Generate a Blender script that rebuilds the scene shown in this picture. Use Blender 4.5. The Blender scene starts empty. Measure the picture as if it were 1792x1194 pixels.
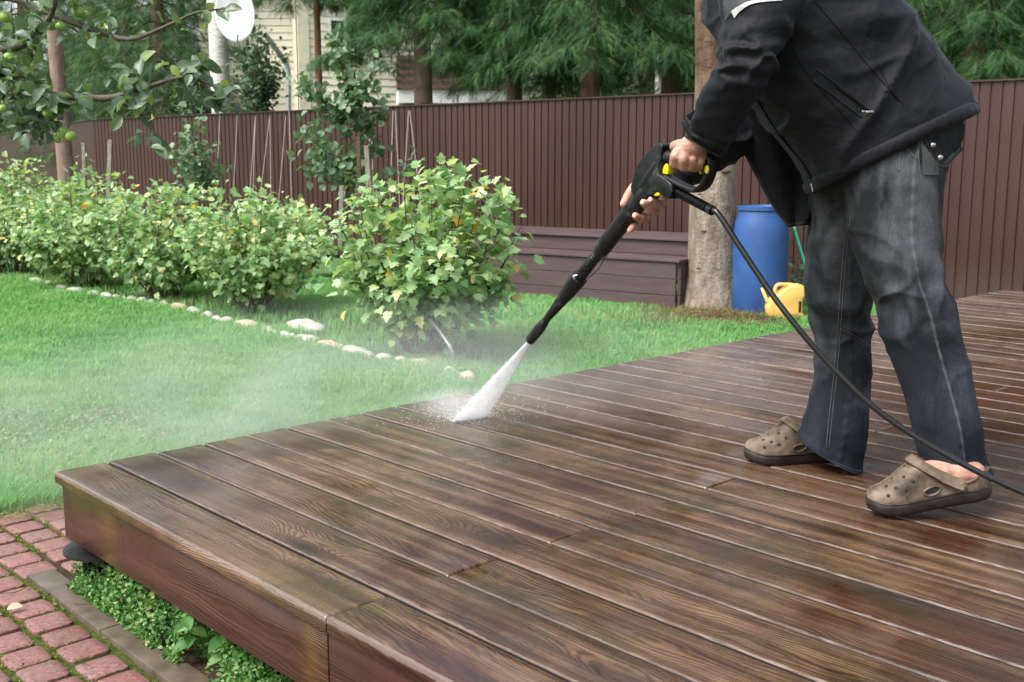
import bpy, bmesh, math, random
import numpy as np
from mathutils import Vector, Matrix
R = math.radians
PI = math.pi
random.seed(7)
rng = np.random.default_rng(11)
C = bpy.context.scene.collection
scene = bpy.context.scene

# ------------------------------------------------------------------ camera
CAMZ = 1.15
F_PX = 1885.5
PITCH = 0.163785
cam_d = bpy.data.cameras.new('camera')
cam = bpy.data.objects.new('camera', cam_d)
C.objects.link(cam)
cam.location = (0, 0, CAMZ)
cam.rotation_euler = (PI / 2 - PITCH, 0, 0)
cam_d.sensor_width = 36
cam_d.lens = F_PX / 1792 * 36
cam_d.clip_start = 0.05
cam_d.clip_end = 900
cam_d.dof.use_dof = True
cam_d.dof.focus_distance = 2.85
cam_d.dof.aperture_fstop = 9.0
scene.camera = cam

# ------------------------------------------------------------------ light
SUN_EL, SUN_AZ = R(54), R(-125)      # azimuth from +Y towards +X
world = bpy.data.worlds.new('World')
scene.world = world
world.use_nodes = True
wn = world.node_tree
bg = wn.nodes['Background']
sky = wn.nodes.new('ShaderNodeTexSky')
sky.sky_type = 'NISHITA'
sky.sun_disc = False
sky.sun_elevation = SUN_EL
sky.sun_rotation = SUN_AZ
sky.air_density = 1.0
sky.dust_density = 5.0
sky.ozone_density = 0.6
hs = wn.nodes.new('ShaderNodeHueSaturation')
hs.inputs['Saturation'].default_value = 0.30
wn.links.new(sky.outputs[0], hs.inputs['Color'])
wn.links.new(hs.outputs[0], bg.inputs['Color'])
bg.inputs['Strength'].default_value = 0.15
sd = bpy.data.lights.new('sun', 'SUN')
sun = bpy.data.objects.new('sun', sd)
C.objects.link(sun)
sd.energy = 1.5
sd.angle = R(22)
sd.color = (1.0, 0.96, 0.9)
sdir = Vector((math.sin(SUN_AZ) * math.cos(SUN_EL), math.cos(SUN_AZ) * math.cos(SUN_EL), math.sin(SUN_EL)))
sun.rotation_euler = sdir.to_track_quat('Z', 'Y').to_euler()
sun.location = (0, 0, 20)
scene.view_settings.view_transform = 'Standard'
scene.view_settings.look = 'None'
scene.view_settings.exposure = 1.2
scene.view_settings.gamma = 1.0

# ------------------------------------------------------------------ geometry helpers
CP, SP = math.cos(PITCH), math.sin(PITCH)
def ray(u, v):
    a, b = (u - 896) / F_PX, (v - 597) / F_PX
    return np.array([a, CP - b * SP, -SP - b * CP])
def AT(u, v, y):
    """point of the place seen at (u, v) of the photograph, y metres in front of the camera"""
    d = ray(u, v)
    return np.array([0, 0, CAMZ]) + d * (y / d[1])
def GP(u, v, z=0.0):
    d = ray(u, v)
    return np.array([0, 0, CAMZ]) + d * ((z - CAMZ) / d[2])

def hash3(i, j, k):
    h = (i * 374761393 + j * 668265263 + k * 2147483647 // 7) & 0xffffffff
    h = ((h ^ (h >> 13)) * 1274126177) & 0xffffffff
    return ((h ^ (h >> 16)) & 0xffff) / 32767.5 - 1
def vnoise(P):
    P = np.asarray(P, float)
    I = np.floor(P).astype(np.int64)
    f = P - I
    f = f * f * (3 - 2 * f)
    r = 0
    for a in (0, 1):
        for b in (0, 1):
            for c in (0, 1):
                w = (f[:, 0] if a else 1 - f[:, 0]) * (f[:, 1] if b else 1 - f[:, 1]) * (f[:, 2] if c else 1 - f[:, 2])
                r = r + w * hash3(I[:, 0] + a, I[:, 1] + b, I[:, 2] + c)
    return r
def fbm(P, o=3):
    P = np.asarray(P, float)
    r = 0; a = 1
    for i in range(o):
        r = r + a * vnoise(P * (2.03 ** i) + 17.3 * i); a *= .5
    return r
def ridge(P):
    return 1 - 2 * np.abs(vnoise(P))

def smoothall(me, ang=None):
    n = len(me.polygons)
    me.polygons.foreach_set('use_smooth', np.ones(n, bool))
def tagobj(o, label=None, cat=None, group=None, kind=None):
    if label: o['label'] = label
    if cat: o['category'] = cat
    if group: o['group'] = group
    if kind: o['kind'] = kind
    return o
def thing(name, label, cat, loc=(0, 0, 0), group=None, rz=0):
    o = bpy.data.objects.new(name, None)
    C.objects.link(o)
    o.location = loc
    o.rotation_euler = (0, 0, rz)
    o.empty_display_size = 0.1
    return tagobj(o, label, cat, group)
def fast(name, V, F, mat, parent=None, smooth=False, uv=None, label=None):
    """V (n,3), F (m,k) with constant k; or F a list of tuples"""
    V = np.asarray(V, float)
    me = bpy.data.meshes.new(name)
    if isinstance(F, np.ndarray):
        m, k = F.shape
        me.vertices.add(len(V)); me.vertices.foreach_set('co', V.ravel())
        me.loops.add(m * k); me.loops.foreach_set('vertex_index', F.ravel().astype(np.int32))
        me.polygons.add(m)
        me.polygons.foreach_set('loop_start', (np.arange(m) * k).astype(np.int32))
        me.update(calc_edges=True)
        me.validate()
    else:
        me.from_pydata([tuple(v) for v in V], [], [tuple(int(i) for i in f) for f in F])
        me.update()
    if uv is not None:               # per vertex uv
        lay = me.uv_layers.new(name='UVMap')
        vi = np.zeros(len(me.loops), np.int32)
        me.loops.foreach_get('vertex_index', vi)
        lay.data.foreach_set('uv', np.asarray(uv, float)[vi].ravel())
    if smooth: smoothall(me)
    o = bpy.data.objects.new(name, me)
    C.objects.link(o)
    if mat: me.materials.append(mat)
    if parent is not None:
        o.parent = parent
    if label: o['label'] = label
    return o
def local(parent, V):
    """world verts into the frame of an un-linked-yet parent (loc + rz only)"""
    V = np.asarray(V, float) - np.array(parent.location)
    a = -parent.rotation_euler[2]
    c, s = math.cos(a), math.sin(a)
    W = V.copy()
    W[:, 0] = c * V[:, 0] - s * V[:, 1]; W[:, 1] = s * V[:, 0] + c * V[:, 1]
    return W
class MB:
    """collects pieces of one mesh"""
    def __init__(s): s.v = []; s.f = []; s.uv = []; s.n = 0
    def add(s, V, F, uv=None):
        V = np.asarray(V, float)
        s.v.append(V)
        s.f += [tuple(int(i) + s.n for i in f) for f in F]
        s.uv.append(np.zeros((len(V), 2)) if uv is None else np.asarray(uv, float))
        s.n += len(V)
        return s
    def box(s, c, size, ax=None, bev=0.0, uv=None):
        """box centred at c; ax = 3x3 rows of axes"""
        c = np.array(c, float); h = np.array(size, float) / 2
        ax = np.eye(3) if ax is None else np.array(ax, float)
        if bev <= 0:
            L = [(x, y, z) for x in (-1, 1) for y in (-1, 1) for z in (-1, 1)]
            V = np.array(L) * h
            F = [(0, 1, 3, 2), (4, 6, 7, 5), (0, 4, 5, 1), (2, 3, 7, 6), (0, 2, 6, 4), (1, 5, 7, 3)]
        else:
            b = min(bev, *(h * .95))
            bm = bmesh.new(); bmesh.ops.create_cube(bm, size=1)
            for v in bm.verts: v.co = Vector([v.co[i] * 2 * h[i] for i in range(3)])
            bmesh.ops.bevel(bm, geom=bm.edges[:], offset=b, segments=2, affect='EDGES', profile=.5)
            bm.verts.index_update()
            V = np.array([v.co[:] for v in bm.verts]); F = [[v.index for v in f.verts] for f in bm.faces]
            bm.free()
        W = V @ ax + c
        u = None if uv is None else np.tile(np.array(uv, float), (len(V), 1))
        return s.add(W, F, u)
    def tube(s, P, r, n=8, cap=True, uv=None, flat=None):
        P = np.asarray(P, float)
        r = np.full(len(P), r) if np.isscalar(r) else np.asarray(r, float)
        T = np.gradient(P, axis=0); T /= np.linalg.norm(T, axis=1)[:, None] + 1e-12
        up = np.array([0, 0, 1.]) if abs(T[0][2]) < .9 else np.array([1., 0, 0])
        V = []
        a = np.arange(n) * 2 * PI / n
        N = np.cross(up, T[0]); N /= np.linalg.norm(N)
        for i in range(len(P)):
            N = N - T[i] * (N @ T[i]); N /= np.linalg.norm(N) + 1e-12
            B = np.cross(T[i], N)
            ky = 1.0 if flat is None else flat
            V.append(P[i] + r[i] * (np.cos(a)[:, None] * N + ky * np.sin(a)[:, None] * B))
        V = np.concatenate(V)
        m = len(P)
        F = [(i * n + j, i * n + (j + 1) % n, (i + 1) * n + (j + 1) % n, (i + 1) * n + j) for i in range(m - 1) for j in range(n)]
        if cap:
            F.append(tuple(range(n - 1, -1, -1))); F.append(tuple(range((m - 1) * n, m * n)))
        u = None if uv is None else np.tile(np.array(uv, float), (len(V), 1))
        return s.add(V, F, u)
    def sphere(s, c, r, n=12, sc=(1, 1, 1), ax=None):
        V = [(0, 0, 1)]
        m = n // 2
        for i in range(1, m):
            t = PI * i / m
            for j in range(n): V.append((math.sin(t) * math.cos(2 * PI * j / n), math.sin(t) * math.sin(2 * PI * j / n), math.cos(t)))
        V.append((0, 0, -1))
        F = [(0, 1 + j, 1 + (j + 1) % n) for j in range(n)]
        for i in range(m - 2):
            for j in range(n): F.append((1 + i * n + j, 1 + (i + 1) * n + j, 1 + (i + 1) * n + (j + 1) % n, 1 + i * n + (j + 1) % n))
        e = len(V) - 1
        F += [(e, 1 + (m - 2) * n + (j + 1) % n, 1 + (m - 2) * n + j) for j in range(n)]
        W = np.array(V) * r * np.array(sc)
        if ax is not None: W = W @ np.array(ax)
        return s.add(W + np.array(c, float), F)
    def lathe(s, prof, n=32, axis=None, origin=(0, 0, 0), flat=1.0):
        """prof [(r, h)], axis = 3x3 rows (x, y, h-direction)"""
        ax = np.eye(3) if axis is None else np.array(axis)
        a = np.arange(n) * 2 * PI / n
        V = np.concatenate([np.stack([r * np.cos(a), r * flat * np.sin(a), np.full(n, h)], 1) for r, h in prof])
        m = len(prof)
        F = [(i * n + j, i * n + (j + 1) % n, (i + 1) * n + (j + 1) % n, (i + 1) * n + j) for i in range(m - 1) for j in range(n)]
        F.append(tuple(range(n - 1, -1, -1))); F.append(tuple(range((m - 1) * n, m * n)))
        return s.add(V @ ax + np.array(origin, float), F)
    def grid(s, P, closed=False, uv=None):
        """P (m,n,3)"""
        P = np.asarray(P, float); m, n = P.shape[:2]
        k = n if closed else n - 1
        F = [(i * n + j, i * n + (j + 1) % n, (i + 1) * n + (j + 1) % n, (i + 1) * n + j) for i in range(m - 1) for j in range(k)]
        return s.add(P.reshape(-1, 3), F, None if uv is None else np.asarray(uv).reshape(-1, 2))
    def build(s, name, mat, parent=None, smooth=False, label=None):
        V = np.concatenate(s.v)
        if parent is not None: V = local(parent, V)
        return fast(name, V, s.f, mat, parent, smooth, np.concatenate(s.uv), label)
def sharp(o, ang=35):
    """smooth shading with hard edges above ang"""
    me = o.data
    smoothall(me)
    bm = bmesh.new(); bm.from_mesh(me)
    for e in bm.edges:
        e.smooth = not (len(e.link_faces) == 2 and e.calc_face_angle(0) > R(ang))
    bm.to_mesh(me); bm.free()
    return o
def apply_mods(o):
    dg = bpy.context.evaluated_depsgraph_get()
    dg.update()
    me = bpy.data.meshes.new_from_object(o.evaluated_get(dg))
    o.modifiers.clear()
    old = o.data
    o.data = me
    me.name = old.name
    return o
def frame_axes(d, up=(0, 0, 1)):
    """rows x, y, z with z along d"""
    d = np.array(d, float); d /= np.linalg.norm(d)
    x = np.cross(np.array(up, float), d)
    if np.linalg.norm(x) < 1e-5: x = np.array([1., 0, 0])
    x /= np.linalg.norm(x)
    return np.array([x, np.cross(d, x), d])
def spline(K, n):
    """Catmull-Rom through rows of K, n samples"""
    K = np.asarray(K, float)
    m = len(K) - 1
    t = np.linspace(0, m, n); i = np.minimum(t.astype(int), m - 1); f = (t - i)[:, None]
    Kp = np.vstack([2 * K[0] - K[1], K, 2 * K[-1] - K[-2]])
    p0, p1, p2, p3 = Kp[i], Kp[i + 1], Kp[i + 2], Kp[i + 3]
    return .5 * (2 * p1 + (p2 - p0) * f + (2 * p0 - 5 * p1 + 4 * p2 - p3) * f * f + (3 * p1 - p0 - 3 * p2 + p3) * f ** 3)

# ------------------------------------------------------------------ material helper
class M:
    def __init__(s, name, disp=False):
        s.m = bpy.data.materials.new(name); s.m.use_nodes = True
        s.t = s.m.node_tree; s.t.nodes.clear()
        s.out = s.t.nodes.new('ShaderNodeOutputMaterial')
    def n(s, ty, out=0, props=None, **inp):
        nd = s.t.nodes.new(ty)
        for k, v in (props or {}).items(): setattr(nd, k, v)
        for k, v in inp.items():
            k = k.replace('_', ' ')
            sock = nd.inputs[int(k[1:])] if k[0] == 'i' and k[1:].isdigit() else nd.inputs[k]
            s.set(sock, v)
        return nd.outputs[out]
    def set(s, sock, v):
        if isinstance(v, bpy.types.NodeSocket): s.t.links.new(v, sock)
        elif isinstance(v, (tuple, list)) and sock.type == 'RGBA': sock.default_value = (*v[:3], 1)
        else: sock.default_value = v
    def co(s, which='Object'):
        return s.n('ShaderNodeTexCoord', out={'Generated': 0, 'Normal': 1, 'UV': 2, 'Object': 3}[which])
    def mp(s, vec, scale=(1, 1, 1), loc=(0, 0, 0), rot=(0, 0, 0)):
        return s.n('ShaderNodeMapping', Vector=vec, Scale=scale, Location=loc, Rotation=rot)
    def noise(s, vec, scale=5, detail=4, rough=.55, dist=0.0, col=False):
        return s.n('ShaderNodeTexNoise', out=1 if col else 0, Vector=vec, Scale=scale, Detail=detail, Roughness=rough, Distortion=dist)
    def math(s, op, a, b=0.0, c=0.0, clamp=False):
        return s.n('ShaderNodeMath', props={'operation': op, 'use_clamp': clamp}, i0=a, i1=b, i2=c)
    def ramp(s, fac, stops, interp='LINEAR'):
        nd = s.t.nodes.new('ShaderNodeValToRGB'); cr = nd.color_ramp; cr.interpolation = interp
        while len(cr.elements) < len(stops): cr.elements.new(.5)
        for e, (p, c) in zip(cr.elements, stops):
            e.position = p
            e.color = (c, c, c, 1) if np.isscalar(c) else (*c, 1)
        s.set(nd.inputs[0], fac)
        return nd.outputs[0]
    def mix(s, f, a, b, mode='MIX'):
        nd = s.t.nodes.new('ShaderNodeMix'); nd.data_type = 'RGBA'; nd.blend_type = mode
        s.set(nd.inputs[0], f); s.set(nd.inputs[6], a); s.set(nd.inputs[7], b)
        return nd.outputs[2]
    def bump(s, h, strength=.3, dist=.01, normal=None):
        nd = s.t.nodes.new('ShaderNodeBump')
        s.set(nd.inputs['Strength'], strength); s.set(nd.inputs['Distance'], dist); s.set(nd.inputs['Height'], h)
        if normal: s.set(nd.inputs['Normal'], normal)
        return nd.outputs[0]
    def pbr(s, col, rough=.6, normal=None, spec=.5, metal=0.0, **kw):
        nd = s.t.nodes.new('ShaderNodeBsdfPrincipled')
        s.set(nd.inputs['Base Color'], col); s.set(nd.inputs['Roughness'], rough)
        s.set(nd.inputs['Specular IOR Level'], spec); s.set(nd.inputs['Metallic'], metal)
        if normal: s.set(nd.inputs['Normal'], normal)
        for k, v in kw.items(): s.set(nd.inputs[k.replace('_', ' ')], v)
        s.last = nd
        s.t.links.new(nd.outputs[0], s.out.inputs[0])
        return s.m
    def sep(s, vec):
        nd = s.t.nodes.new('ShaderNodeSeparateXYZ'); s.set(nd.inputs[0], vec)
        return nd.outputs
    def comb(s, x, y, z=0.0):
        return s.n('ShaderNodeCombineXYZ', X=x, Y=y, Z=z)
def simple(name, col, rough=.6, scale=20, var=.25, bump=.15, dist=.003, spec=.5, metal=0.0):
    m = M(name); c = m.co()
    n1 = m.noise(c, scale, 5)
    lo = tuple(x * (1 - var) for x in col); hi = tuple(min(1, x * (1 + var)) for x in col)
    base = m.ramp(n1, [(.3, lo), (.7, hi)])
    return m.pbr(base, rough, m.bump(m.noise(c, scale * 4, 3), bump, dist), spec, metal)
def leafmat(name, stops, trans=.35, rough=.45, spec=.4):
    """leaf colour by the random value kept in u of the uv map"""
    m = M(name); uv = m.sep(m.co('UV'))
    col = m.ramp(uv[0], stops)
    nz = m.noise(m.co(), 60, 2)
    col = m.mix(m.math('MULTIPLY', nz, .5), col, m.mix(1.0, col, (.55, .6, .5), 'MULTIPLY'))
    sh = m.t.nodes.new('ShaderNodeBsdfPrincipled')
    m.set(sh.inputs['Base Color'], col); sh.inputs['Roughness'].default_value = rough
    sh.inputs['Specular IOR Level'].default_value = spec
    tr = m.t.nodes.new('ShaderNodeBsdfTranslucent'); m.set(tr.inputs[0], m.mix(1.0, col, (1.3, 1.35, .7), 'MULTIPLY'))
    mx = m.t.nodes.new('ShaderNodeMixShader'); mx.inputs[0].default_value = trans
    m.t.links.new(sh.outputs[0], mx.inputs[1]); m.t.links.new(tr.outputs[0], mx.inputs[2])
    m.t.links.new(mx.outputs[0], m.out.inputs[0])
    return m.m

# scatter a template many times: pos (n,3), axes (n,3,3) rows, size (n,) -> one mesh
def scatter(TV, TF, pos, axes, size, rnd):
    n, k = len(pos), len(TV)
    V = np.einsum('kj,njl->nkl', TV, axes) * np.asarray(size)[:, None, None] + np.asarray(pos)[:, None, :]
    F = (np.asarray(TF)[None] + (np.arange(n) * k)[:, None, None]).reshape(-1, np.asarray(TF).shape[1])
    uv = np.stack([np.repeat(rnd, k), np.tile(TV[:, 1] if TV.shape[0] else 0, n)], 1)
    return V.reshape(-1, 3), F, uv
def axes_from(N, D):
    """rows: side, dir, normal, from normals N and directions D"""
    D = D / (np.linalg.norm(D, axis=1)[:, None] + 1e-9)
    N = N - D * np.sum(N * D, 1)[:, None]
    N = N / (np.linalg.norm(N, axis=1)[:, None] + 1e-9)
    return np.stack([np.cross(D, N), D, N], 1)
def unit(n):
    v = rng.normal(size=(n, 3)); return v / np.linalg.norm(v, axis=1)[:, None]

# ------------------------------------------------------------------ deck frame
DA = 0.758948
BD = np.array([math.sin(DA), -math.cos(DA), 0])     # along the boards, towards the right front
ND = np.array([math.cos(DA), math.sin(DA), 0])      # across the boards, away
DZ = 0.32
D0 = np.array([-1.5013 * .83, 3.4194 * .83, 0])
UP = np.array([0, 0, 1.])
DAX = np.array([BD, ND, UP])
def DK(b, n, z=DZ): return D0 + BD * b + ND * n + UP * z
def dk_of(P): 
    P = np.atleast_2d(P)[:, :3] - D0; return P @ BD, P @ ND
# ================================================================== materials
def deck_wood(name, dark=False):
    """wet, worn brown stain over softwood; uv = metres along / across each plank"""
    m = M(name)
    uv = m.co('UV'); ob = m.co('Object')
    s = m.sep(uv)
    # grain field: across + slow wander + humps round the knots
    wander = m.noise(m.mp(uv, (1.1, 5.0, 1)), 1.0, 2, .5)
    wander2 = m.noise(m.mp(uv, (4.5, 16.0, 1)), 1.0, 2, .5)
    vor = m.t.nodes.new('ShaderNodeTexVoronoi'); vor.feature = 'F1'
    m.set(vor.inputs['Vector'], m.mp(uv, (1.9, 7.2, 1))); vor.inputs['Scale'].default_value = 1.0
    vor.inputs['Randomness'].default_value = .8
    kd = vor.outputs['Distance']
    hump = m.math('POWER', m.math('SUBTRACT', 1.0, m.math('MULTIPLY', kd, 2.1), clamp=True), 2.0)
    fld = m.math('MULTIPLY', s[1], 125.0)
    fld = m.math('ADD', fld, m.math('MULTIPLY', wander, 27.0))
    fld = m.math('ADD', fld, m.math('MULTIPLY', wander2, 4.5))
    fld = m.math('ADD', fld, m.math('MULTIPLY', hump, 14.0))
    ring = m.math('MULTIPLY', m.math('ADD', m.math('SINE', m.math('MULTIPLY', fld, 6.283)), 1.0), .5)
    fib = m.noise(m.mp(uv, (6, 330, 1)), 1.0, 3, .6)
    streak = m.noise(m.mp(uv, (1.0, 26, 1)), 1.0, 5, .6)
    patch = m.noise(ob, 1.7, 6, .6, .6)
    patch2 = m.noise(m.mp(ob, (1, 1, 1), (7, 3, 1)), 3.1, 5, .65, .8)
    bid = m.n('ShaderNodeTexWhiteNoise', 0, {'noise_dimensions': '1D'}, W=m.math('FLOOR', m.math('DIVIDE', s[0], 20.0)))
    brown = m.ramp(streak, [(.30, (.017, .0072, .0034)), (.5, (.046, .0200, .0095)), (.72, (.094, .046, .0245))])
    red = m.ramp(streak, [(.30, (.024, .0080, .0042)), (.5, (.056, .0195, .0110)), (.72, (.096, .038, .023))])
    tan = m.ramp(streak, [(.30, (.044, .0245, .0135)), (.5, (.105, .063, .037)), (.72, (.19, .124, .079))])
    olive = m.ramp(streak, [(.28, (.024, .0180, .006)), (.52, (.045, .0350, .0125)), (.72, (.072, .058, .024))])
    c = m.mix(m.ramp(m.math('ADD', m.math('MULTIPLY', bid, .45), m.math('MULTIPLY', patch2, .8)), [(.5, 0), (.8, .8)]), brown, red)
    sx = m.sep(ob)
    # the washed, bare area reaches out from the left end of the boards
    wear = m.math('ADD', patch, m.math('MULTIPLY', m.math('SUBTRACT', streak, .5), .45))
    c = m.mix(m.ramp(wear, [(.46, 0), (.60, .9)]), c, tan)
    c = m.mix(m.ramp(patch2, [(.50, 0), (.63, .75)]), c, olive)
    b_n = m.n('ShaderNodeVectorMath', 1, {'operation': 'DOT_PRODUCT'}, i0=ob, i1=tuple(BD)); n_n = m.n('ShaderNodeVectorMath', 1, {'operation': 'DOT_PRODUCT'}, i0=ob, i1=tuple(ND))
    if not dark:
        q1 = m.math('DIVIDE', m.math('SUBTRACT', n_n, 1.15), .5, clamp=True); q2 = m.math('SUBTRACT', 1.0, m.math('DIVIDE', b_n, m.math('ADD', 1.2, m.math('MULTIPLY', m.math('SUBTRACT', bid, .5), 1.2))), clamp=True)
        wsh = m.math('MULTIPLY', m.math('MULTIPLY', q1, q2), m.math('ADD', .55, patch2))
        c = m.mix(m.ramp(wsh, [(.10, 0), (.45, .75)]), c, m.ramp(streak, [(.3, (.085, .062, .054)), (.7, (.19, .15, .13))]))
        c = m.mix(m.math('MULTIPLY', bid, .45), c, m.mix(1.0, c, (.52, .50, .47), 'MULTIPLY'))
    c = m.mix(m.math('MULTIPLY', m.ramp(ring, [(.42, 0), (.80, 1)]), m.math('ADD', .34, m.math('MULTIPLY', m.math('FRACT', m.math('MULTIPLY', bid, 7.3)), .46))), c, m.mix(1.0, c, (.42, .34, .30), 'MULTIPLY'))
    c = m.mix(m.math('MULTIPLY', m.ramp(fib, [(.5, 0), (.60, 1)]), .55), c, m.mix(1.0, c, (1.75, 1.65, 1.5), 'MULTIPLY'))
    chk = m.noise(m.mp(uv, (3.2, 210, 1)), 1.0, 2, .5)
    c = m.mix(m.math('MULTIPLY', m.ramp(chk, [(.62, 0), (.68, 1)]), .7), c, (.010, .006, .004))
    # knots
    c = m.mix(m.ramp(kd, [(.07, .95), (.13, .55), (.26, 0)]), c, (.014, .007, .0045))
    # pale arrises: bare wear plus the sky's glint on wet edges, painted as colour
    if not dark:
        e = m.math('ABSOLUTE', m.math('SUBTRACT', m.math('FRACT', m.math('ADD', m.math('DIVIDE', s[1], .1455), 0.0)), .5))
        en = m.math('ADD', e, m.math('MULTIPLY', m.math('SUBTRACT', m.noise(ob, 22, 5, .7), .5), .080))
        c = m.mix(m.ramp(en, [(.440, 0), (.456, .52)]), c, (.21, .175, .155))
        gr = m.noise(m.mp(ob, (1, 1, 1), (4, 4, 4)), 2.6, 6, .72, .3)
        c = m.mix(m.ramp(gr, [(.50, 0), (.66, .55)]), c, m.mix(1.0, c, (.38, .33, .30), 'MULTIPLY'))
    wet = m.noise(m.mp(ob, (1, 1, 1), (2, 9, 4)), 1.35, 5, .6, .5)
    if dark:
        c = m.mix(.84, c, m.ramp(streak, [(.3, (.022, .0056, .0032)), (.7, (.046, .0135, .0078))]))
        mo = m.noise(m.mp(ob, (1, 1, 1), (1.9, .3, 0)), 1.9, 4, .6)
        c = m.mix(m.ramp(mo, [(.66, 0), (.76, .6)]), c, (.125, .10, .012))
        for u0, wd in ((4000.30, .10), (4001.24, .07)):
            q_ = m.math('SUBTRACT', 1.0, m.math('DIVIDE', m.math('ABSOLUTE', m.math('SUBTRACT', s[0], u0)), wd), clamp=True)
            c = m.mix(m.math('MULTIPLY', m.ramp(m.math('ADD', q_, m.math('MULTIPLY', m.math('SUBTRACT', m.noise(ob, 30, 5, .7), .5), 1.2)), [(.25, 0), (.9, .6)]), m.ramp(m.noise(m.mp(uv, (12, 160, 1)), 1.0, 3), [(.35, .2), (.6, 1)])), c, (.100, .062, .006))
    dw_ = m.n('ShaderNodeVectorMath', 1, {'operation': 'DISTANCE'}, i0=ob, i1=tuple(GP(800, 735, DZ) - D0))
    wet = m.math('ADD', wet, m.math('MULTIPLY', m.math('SUBTRACT', 1.0, m.math('DIVIDE', dw_, 1.5), clamp=True), .12))
    rough = m.math('ADD', m.ramp(wet, [(.38, .36), (.48, .20), (.55, .06)]), m.math('MULTIPLY', m.noise(ob, 30, 3), .12))
    if dark: rough = m.math('ADD', rough, .14)
    hgt = m.math('ADD', m.math('MULTIPLY', ring, .55), m.math('MULTIPLY', fib, .8))
    hgt = m.math('ADD', hgt, m.math('MULTIPLY', m.noise(ob, 9, 4), 1.3))
    bst = m.ramp(wet, [(.44, .7), (.56, .10)])
    nrm = m.bump(hgt, m.math('MULTIPLY', bst, 1.0), .0022)
    return m.pbr(c, rough, nrm, .5)
MAT = {}
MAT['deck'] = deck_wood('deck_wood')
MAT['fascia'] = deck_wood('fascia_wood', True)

def fence_metal():
    m = M('fence_paint'); c = m.co()
    col = m.ramp(m.noise(m.mp(c, (.6, .6, .35)), 2.0, 4), [(.3, (.031, .0125, .0105)), (.7, (.045, .0180, .0152))])
    dirt = m.noise(m.mp(c, (14, 14, .8)), 1.0, 4)
    col = m.mix(m.ramp(dirt, [(.45, 0), (.75, .45)]), col, (.056, .031, .026))
    col = m.mix(m.ramp(m.math('ADD', m.sep(c)[2], m.math('MULTIPLY', m.noise(c, 6, 4), .3)), [(.15, .6), (.55, 0)]), col, (.06, .045, .035))
    return m.pbr(col, .42, m.bump(m.noise(c, 14, 3), .12, .004), .4)
MAT['fence'] = fence_metal()
def painted_planks():
    m = M('purple_brown_planks'); c = m.co()
    col = m.ramp(m.noise(m.mp(c, (2, 2, 14)), 1.5, 5), [(.3, (.058, .038, .040)), (.7, (.084, .057, .059))])
    col = m.mix(m.ramp(m.noise(c, 3, 5), [(.5, 0), (.75, .4)]), col, (.075, .055, .05))
    return m.pbr(col, .55, m.bump(m.noise(m.mp(c, (3, 3, 60)), 1, 4), .3, .003), .35)
MAT['planter'] = painted_planks()
def soil():
    m = M('soil'); c = m.co()
    col = m.ramp(m.noise(c, 9, 6, .65), [(.3, (.022, .014, .009)), (.6, (.055, .036, .022)), (.8, (.10, .065, .038))])
    return m.pbr(col, .9, m.bump(m.noise(c, 30, 6, .7), .9, .02), .2)
MAT['soil'] = soil()
def groundmat():
    m = M('lawn_soil'); c = m.co()
    g = m.ramp(m.noise(c, 12, 6, .6), [(.3, (.050, .10, .028)), (.6, (.085, .17, .048)), (.8, (.12, .21, .065))])
    g = m.mix(m.ramp(m.noise(c, 1.1, 4), [(.5, 0), (.75, .4)]), g, (.06, .045, .022))
    return m.pbr(g, .9, m.bump(m.noise(c, 60, 5), .8, .02), .2)
MAT['ground'] = groundmat()
def paver():
    m = M('red_paver'); c = m.co(); uv = m.sep(m.co('UV'))
    a = m.ramp(uv[0], [(0, (.21, .100, .092)), (.35, (.28, .130, .122)), (.7, (.23, .125, .118)), (1, (.32, .165, .155))])
    a = m.mix(m.ramp(m.noise(c, 90, 5, .8), [(.38, 0), (.62, .75)]), a, (.055, .030, .027))
    a = m.mix(m.ramp(m.noise(c, 6, 4), [(.55, 0), (.75, .35)]), a, (.16, .12, .095))
    return m.pbr(a, m.ramp(m.noise(c, 5, 4), [(.4, .5), (.65, .26)]), m.bump(m.noise(c, 160, 5, .7), .5, .0025), .4)
MAT['paver'] = paver()
MAT['concrete'] = simple('wet_concrete', (.085, .066, .049), .42, 18, .35, .4, .002)
MAT['side'] = simple('dark_plank_side', (.012, .0075, .0055), .6, 30, .4, .3)
MAT['moss'] = simple('moss', (.055, .070, .016), .95, 60, .5, 1.0, .006, .1)
MAT['plastic'] = simple('black_plastic', (.006, .0065, .007), .42, 30, .3, .15, .001)
def gunmat():
    m = M('scuffed_black_plastic'); c = m.co()
    w = m.noise(c, 16, 6, .7, .6)
    col = m.ramp(w, [(.45, (.0035, .004, .0045)), (.60, (.008, .009, .0098)), (.68, (.045, .050, .053))])
    return m.pbr(col, m.ramp(w, [(.4, .33), (.7, .6)]), m.bump(m.noise(c, 120, 4), .25, .0006), .32)
MAT['gun'] = gunmat()
MAT['yellow'] = simple('yellow_plastic', (.72, .60, .02), .35, 30, .12, .05)
MAT['rubber'] = simple('black_rubber', (.0055, .006, .007), .30, 60, .4, .1, .0005)
MAT['cloth_jkt'] = None
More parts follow.
